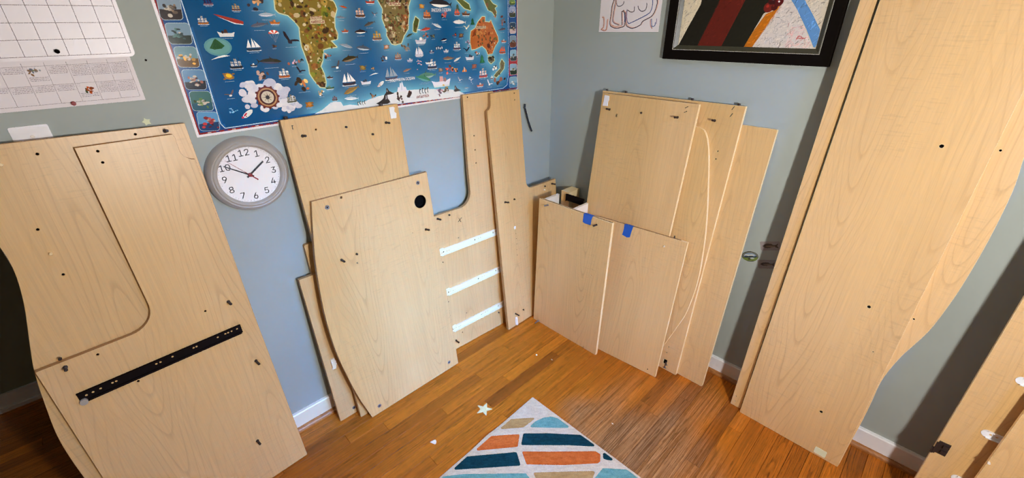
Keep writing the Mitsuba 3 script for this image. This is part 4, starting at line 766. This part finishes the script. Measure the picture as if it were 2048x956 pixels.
# ---------------------------------------------------------------- rug and small things on the floor
def rug_h(x, y):
    d = (x-.655)*.82+(y+1.02)*-.57
    return .0055+.007*np.exp(-(d/.03)**2)*np.clip(((y+.86)/-.15), 0, 1)*np.clip((1.6+y)/.3, 0, 1)
k = thing('area_rug', 'cream rug with rows of rust, navy, teal and tan blocks, its corner towards the boards', 'rug')
c0 = np.array([.606, -.776]); ua = np.array([1, .004]); ub = np.array([.035, -1])
nx, ny = 100, 120; W_, H_ = 1.35, 1.5
I_, J_ = np.meshgrid(np.linspace(0, 1, nx+1), np.linspace(0, 1, ny+1), indexing='ij')
X = c0[0]+ua[0]*I_*W_+ub[0]*J_*H_; Y = c0[1]+ua[1]*I_*W_+ub[1]*J_*H_; Z = rug_h(X, Y)
e = np.minimum(np.minimum(I_*W_, (1-I_)*W_), np.minimum(J_*H_, (1-J_)*H_)); Z = np.where(e < .004, Z-.0022, Z)
V = np.stack([X, Y, Z], -1).reshape(-1, 3); ix = np.arange(len(V)).reshape(nx+1, ny+1)
A_, B_, C_, D_ = ix[:-1, :-1].ravel(), ix[1:, :-1].ravel(), ix[1:, 1:].ravel(), ix[:-1, 1:].ravel()
F_ = np.vstack([np.column_stack([A_, C_, B_]), np.column_stack([A_, D_, C_])])
bd = np.concatenate([ix[:, 0], ix[-1, 1:], ix[::-1, -1][1:], ix[0, ::-1][1:-1]]); nb = len(V)
V = np.vstack([V, np.column_stack([V[bd][:, :2], np.full(len(bd), .0004)])]); m_ = len(bd)
s_ = np.arange(m_); F_ = np.vstack([F_, np.column_stack([bd[s_], bd[(s_+1) % m_], nb+(s_+1) % m_]), np.column_stack([bd[s_], nb+(s_+1) % m_, nb+s_])])
add(k+'__pile', (V, F_), 'rug_cream')
RC = {'a8814f': 'rug_tan', '5f958d': 'rug_teal', 'b9552c': 'rug_rust', '0e3a4d': 'rug_navy'}
e1, e2 = np.array([.70, .714]), np.array([.714, -.70])
RG = random.Random(21); more = []; rug_in = Polygon([c0, c0+ua*W_, c0+ua*W_+ub*H_, c0+ub*H_]).buffer(-.014)
for r in range(14):                                                 # the rows go on to the far side of the rug
    q0 = .455+.062*r; t = -1.1+RG.random()*.1
    while t < 1.1:
        L_ = RG.uniform(.12, .27); P4 = [c0+e1*t+e2*q0, c0+e1*(t+L_)+e2*q0, c0+e1*(t+L_)+e2*(q0+.044), c0+e1*t+e2*(q0+.044)]
        g = Polygon(P4).buffer(-.012).buffer(.012).intersection(rug_in)
        if not g.is_empty and g.geom_type == 'Polygon' and g.area > .0012: more.append((RG.choice(list(RC)), list(g.exterior.coords)))
        t += L_+.02
for c, pts in RUGPATCH+more:
    g = Polygon(pts).buffer(-.006).buffer(.006).intersection(rug_in.buffer(.004)).simplify(.0005).segmentize(.015)
    if g.is_empty: continue
    v, f = trimesh.creation.triangulate_polygon(g, engine='earcut')
    m = trimesh.Trimesh(np.column_stack([v, np.zeros(len(v))]), f); vv, ff = trimesh.remesh.subdivide_to_size(m.vertices, m.faces, .02)
    vv[:, 2] = rug_h(vv[:, 0], vv[:, 1])+.0007
    if trimesh.Trimesh(vv, ff).face_normals[:, 2].mean() < 0: ff = ff[:, ::-1]
    add(k+'__pattern_block', (vv, ff), RC[c], label={'rug_tan': 'tan block', 'rug_teal': 'teal block', 'rug_rust': 'rust block', 'rug_navy': 'navy block'}[RC[c]])
FLOOR = Frame((0, 0, 0), 0, -90, 0)
def on_f(m, x, y, z=0, rot=0):
    m = m.copy(); t = trimesh.transformations.rotation_matrix(math.radians(rot), [0, 0, 1]); t[:3, 3] = (x, y, z); m.apply_transform(t); return m
k = thing('glow_star', 'pale plastic star lying on the floor beside the rug corner', 'star')
st = star(.041, 5, .40).buffer(-.002).buffer(.002)
top = extr(st, .002)
add(k+'__body', on_f(cat(top, extr(st.buffer(-.004), .003)), .497, -.984, .0002, 28), 'glow_plastic'); add(k+'__dimple', on_f(lathe([(0, 0), (.004, 0), (.0025, .0015), (0, .0016)], 12), .503, -.978, .0031), 'glow_plastic')
k = thing('paper_scrap', 'torn scrap of white paper on the floor left of the rug', 'scrap'); 
add(k+'__body', on_f(extr(Polygon(curve([(-.014, -.002), (-.006, .004), (.004, .011), (.012, .004), (.010, -.008), (.002, -.007), (-.014, -.002)], 3)).buffer(0), .004), .477, -1.25, .0002, 40), 'white_plastic')
for nm, x, y, r, lb in (('bead', .425, -.552, .0045, 'small white bead on the floor in front of the corner drawer'),):
    k = thing(nm, lb, 'bead'); s_ = trimesh.creation.icosphere(subdivisions=2, radius=r); add(k+'__body', on_f(s_, x, y, r+.0002), 'white_plastic', smooth=True)
for x, y, lb in ((.956, -.638, 'tiny pale crumb on the floor right of the rug corner'), (.505, -.52, 'tiny pale crumb on the floor beside the white bead')):
    k = thing('crumb', lb, 'crumb'); s_ = trimesh.creation.icosphere(subdivisions=1, radius=.004); s_.apply_scale([1.3, .7, .5]); add(k+'__body', on_f(s_, x, y, .0022), 'melamine_white', smooth=True)
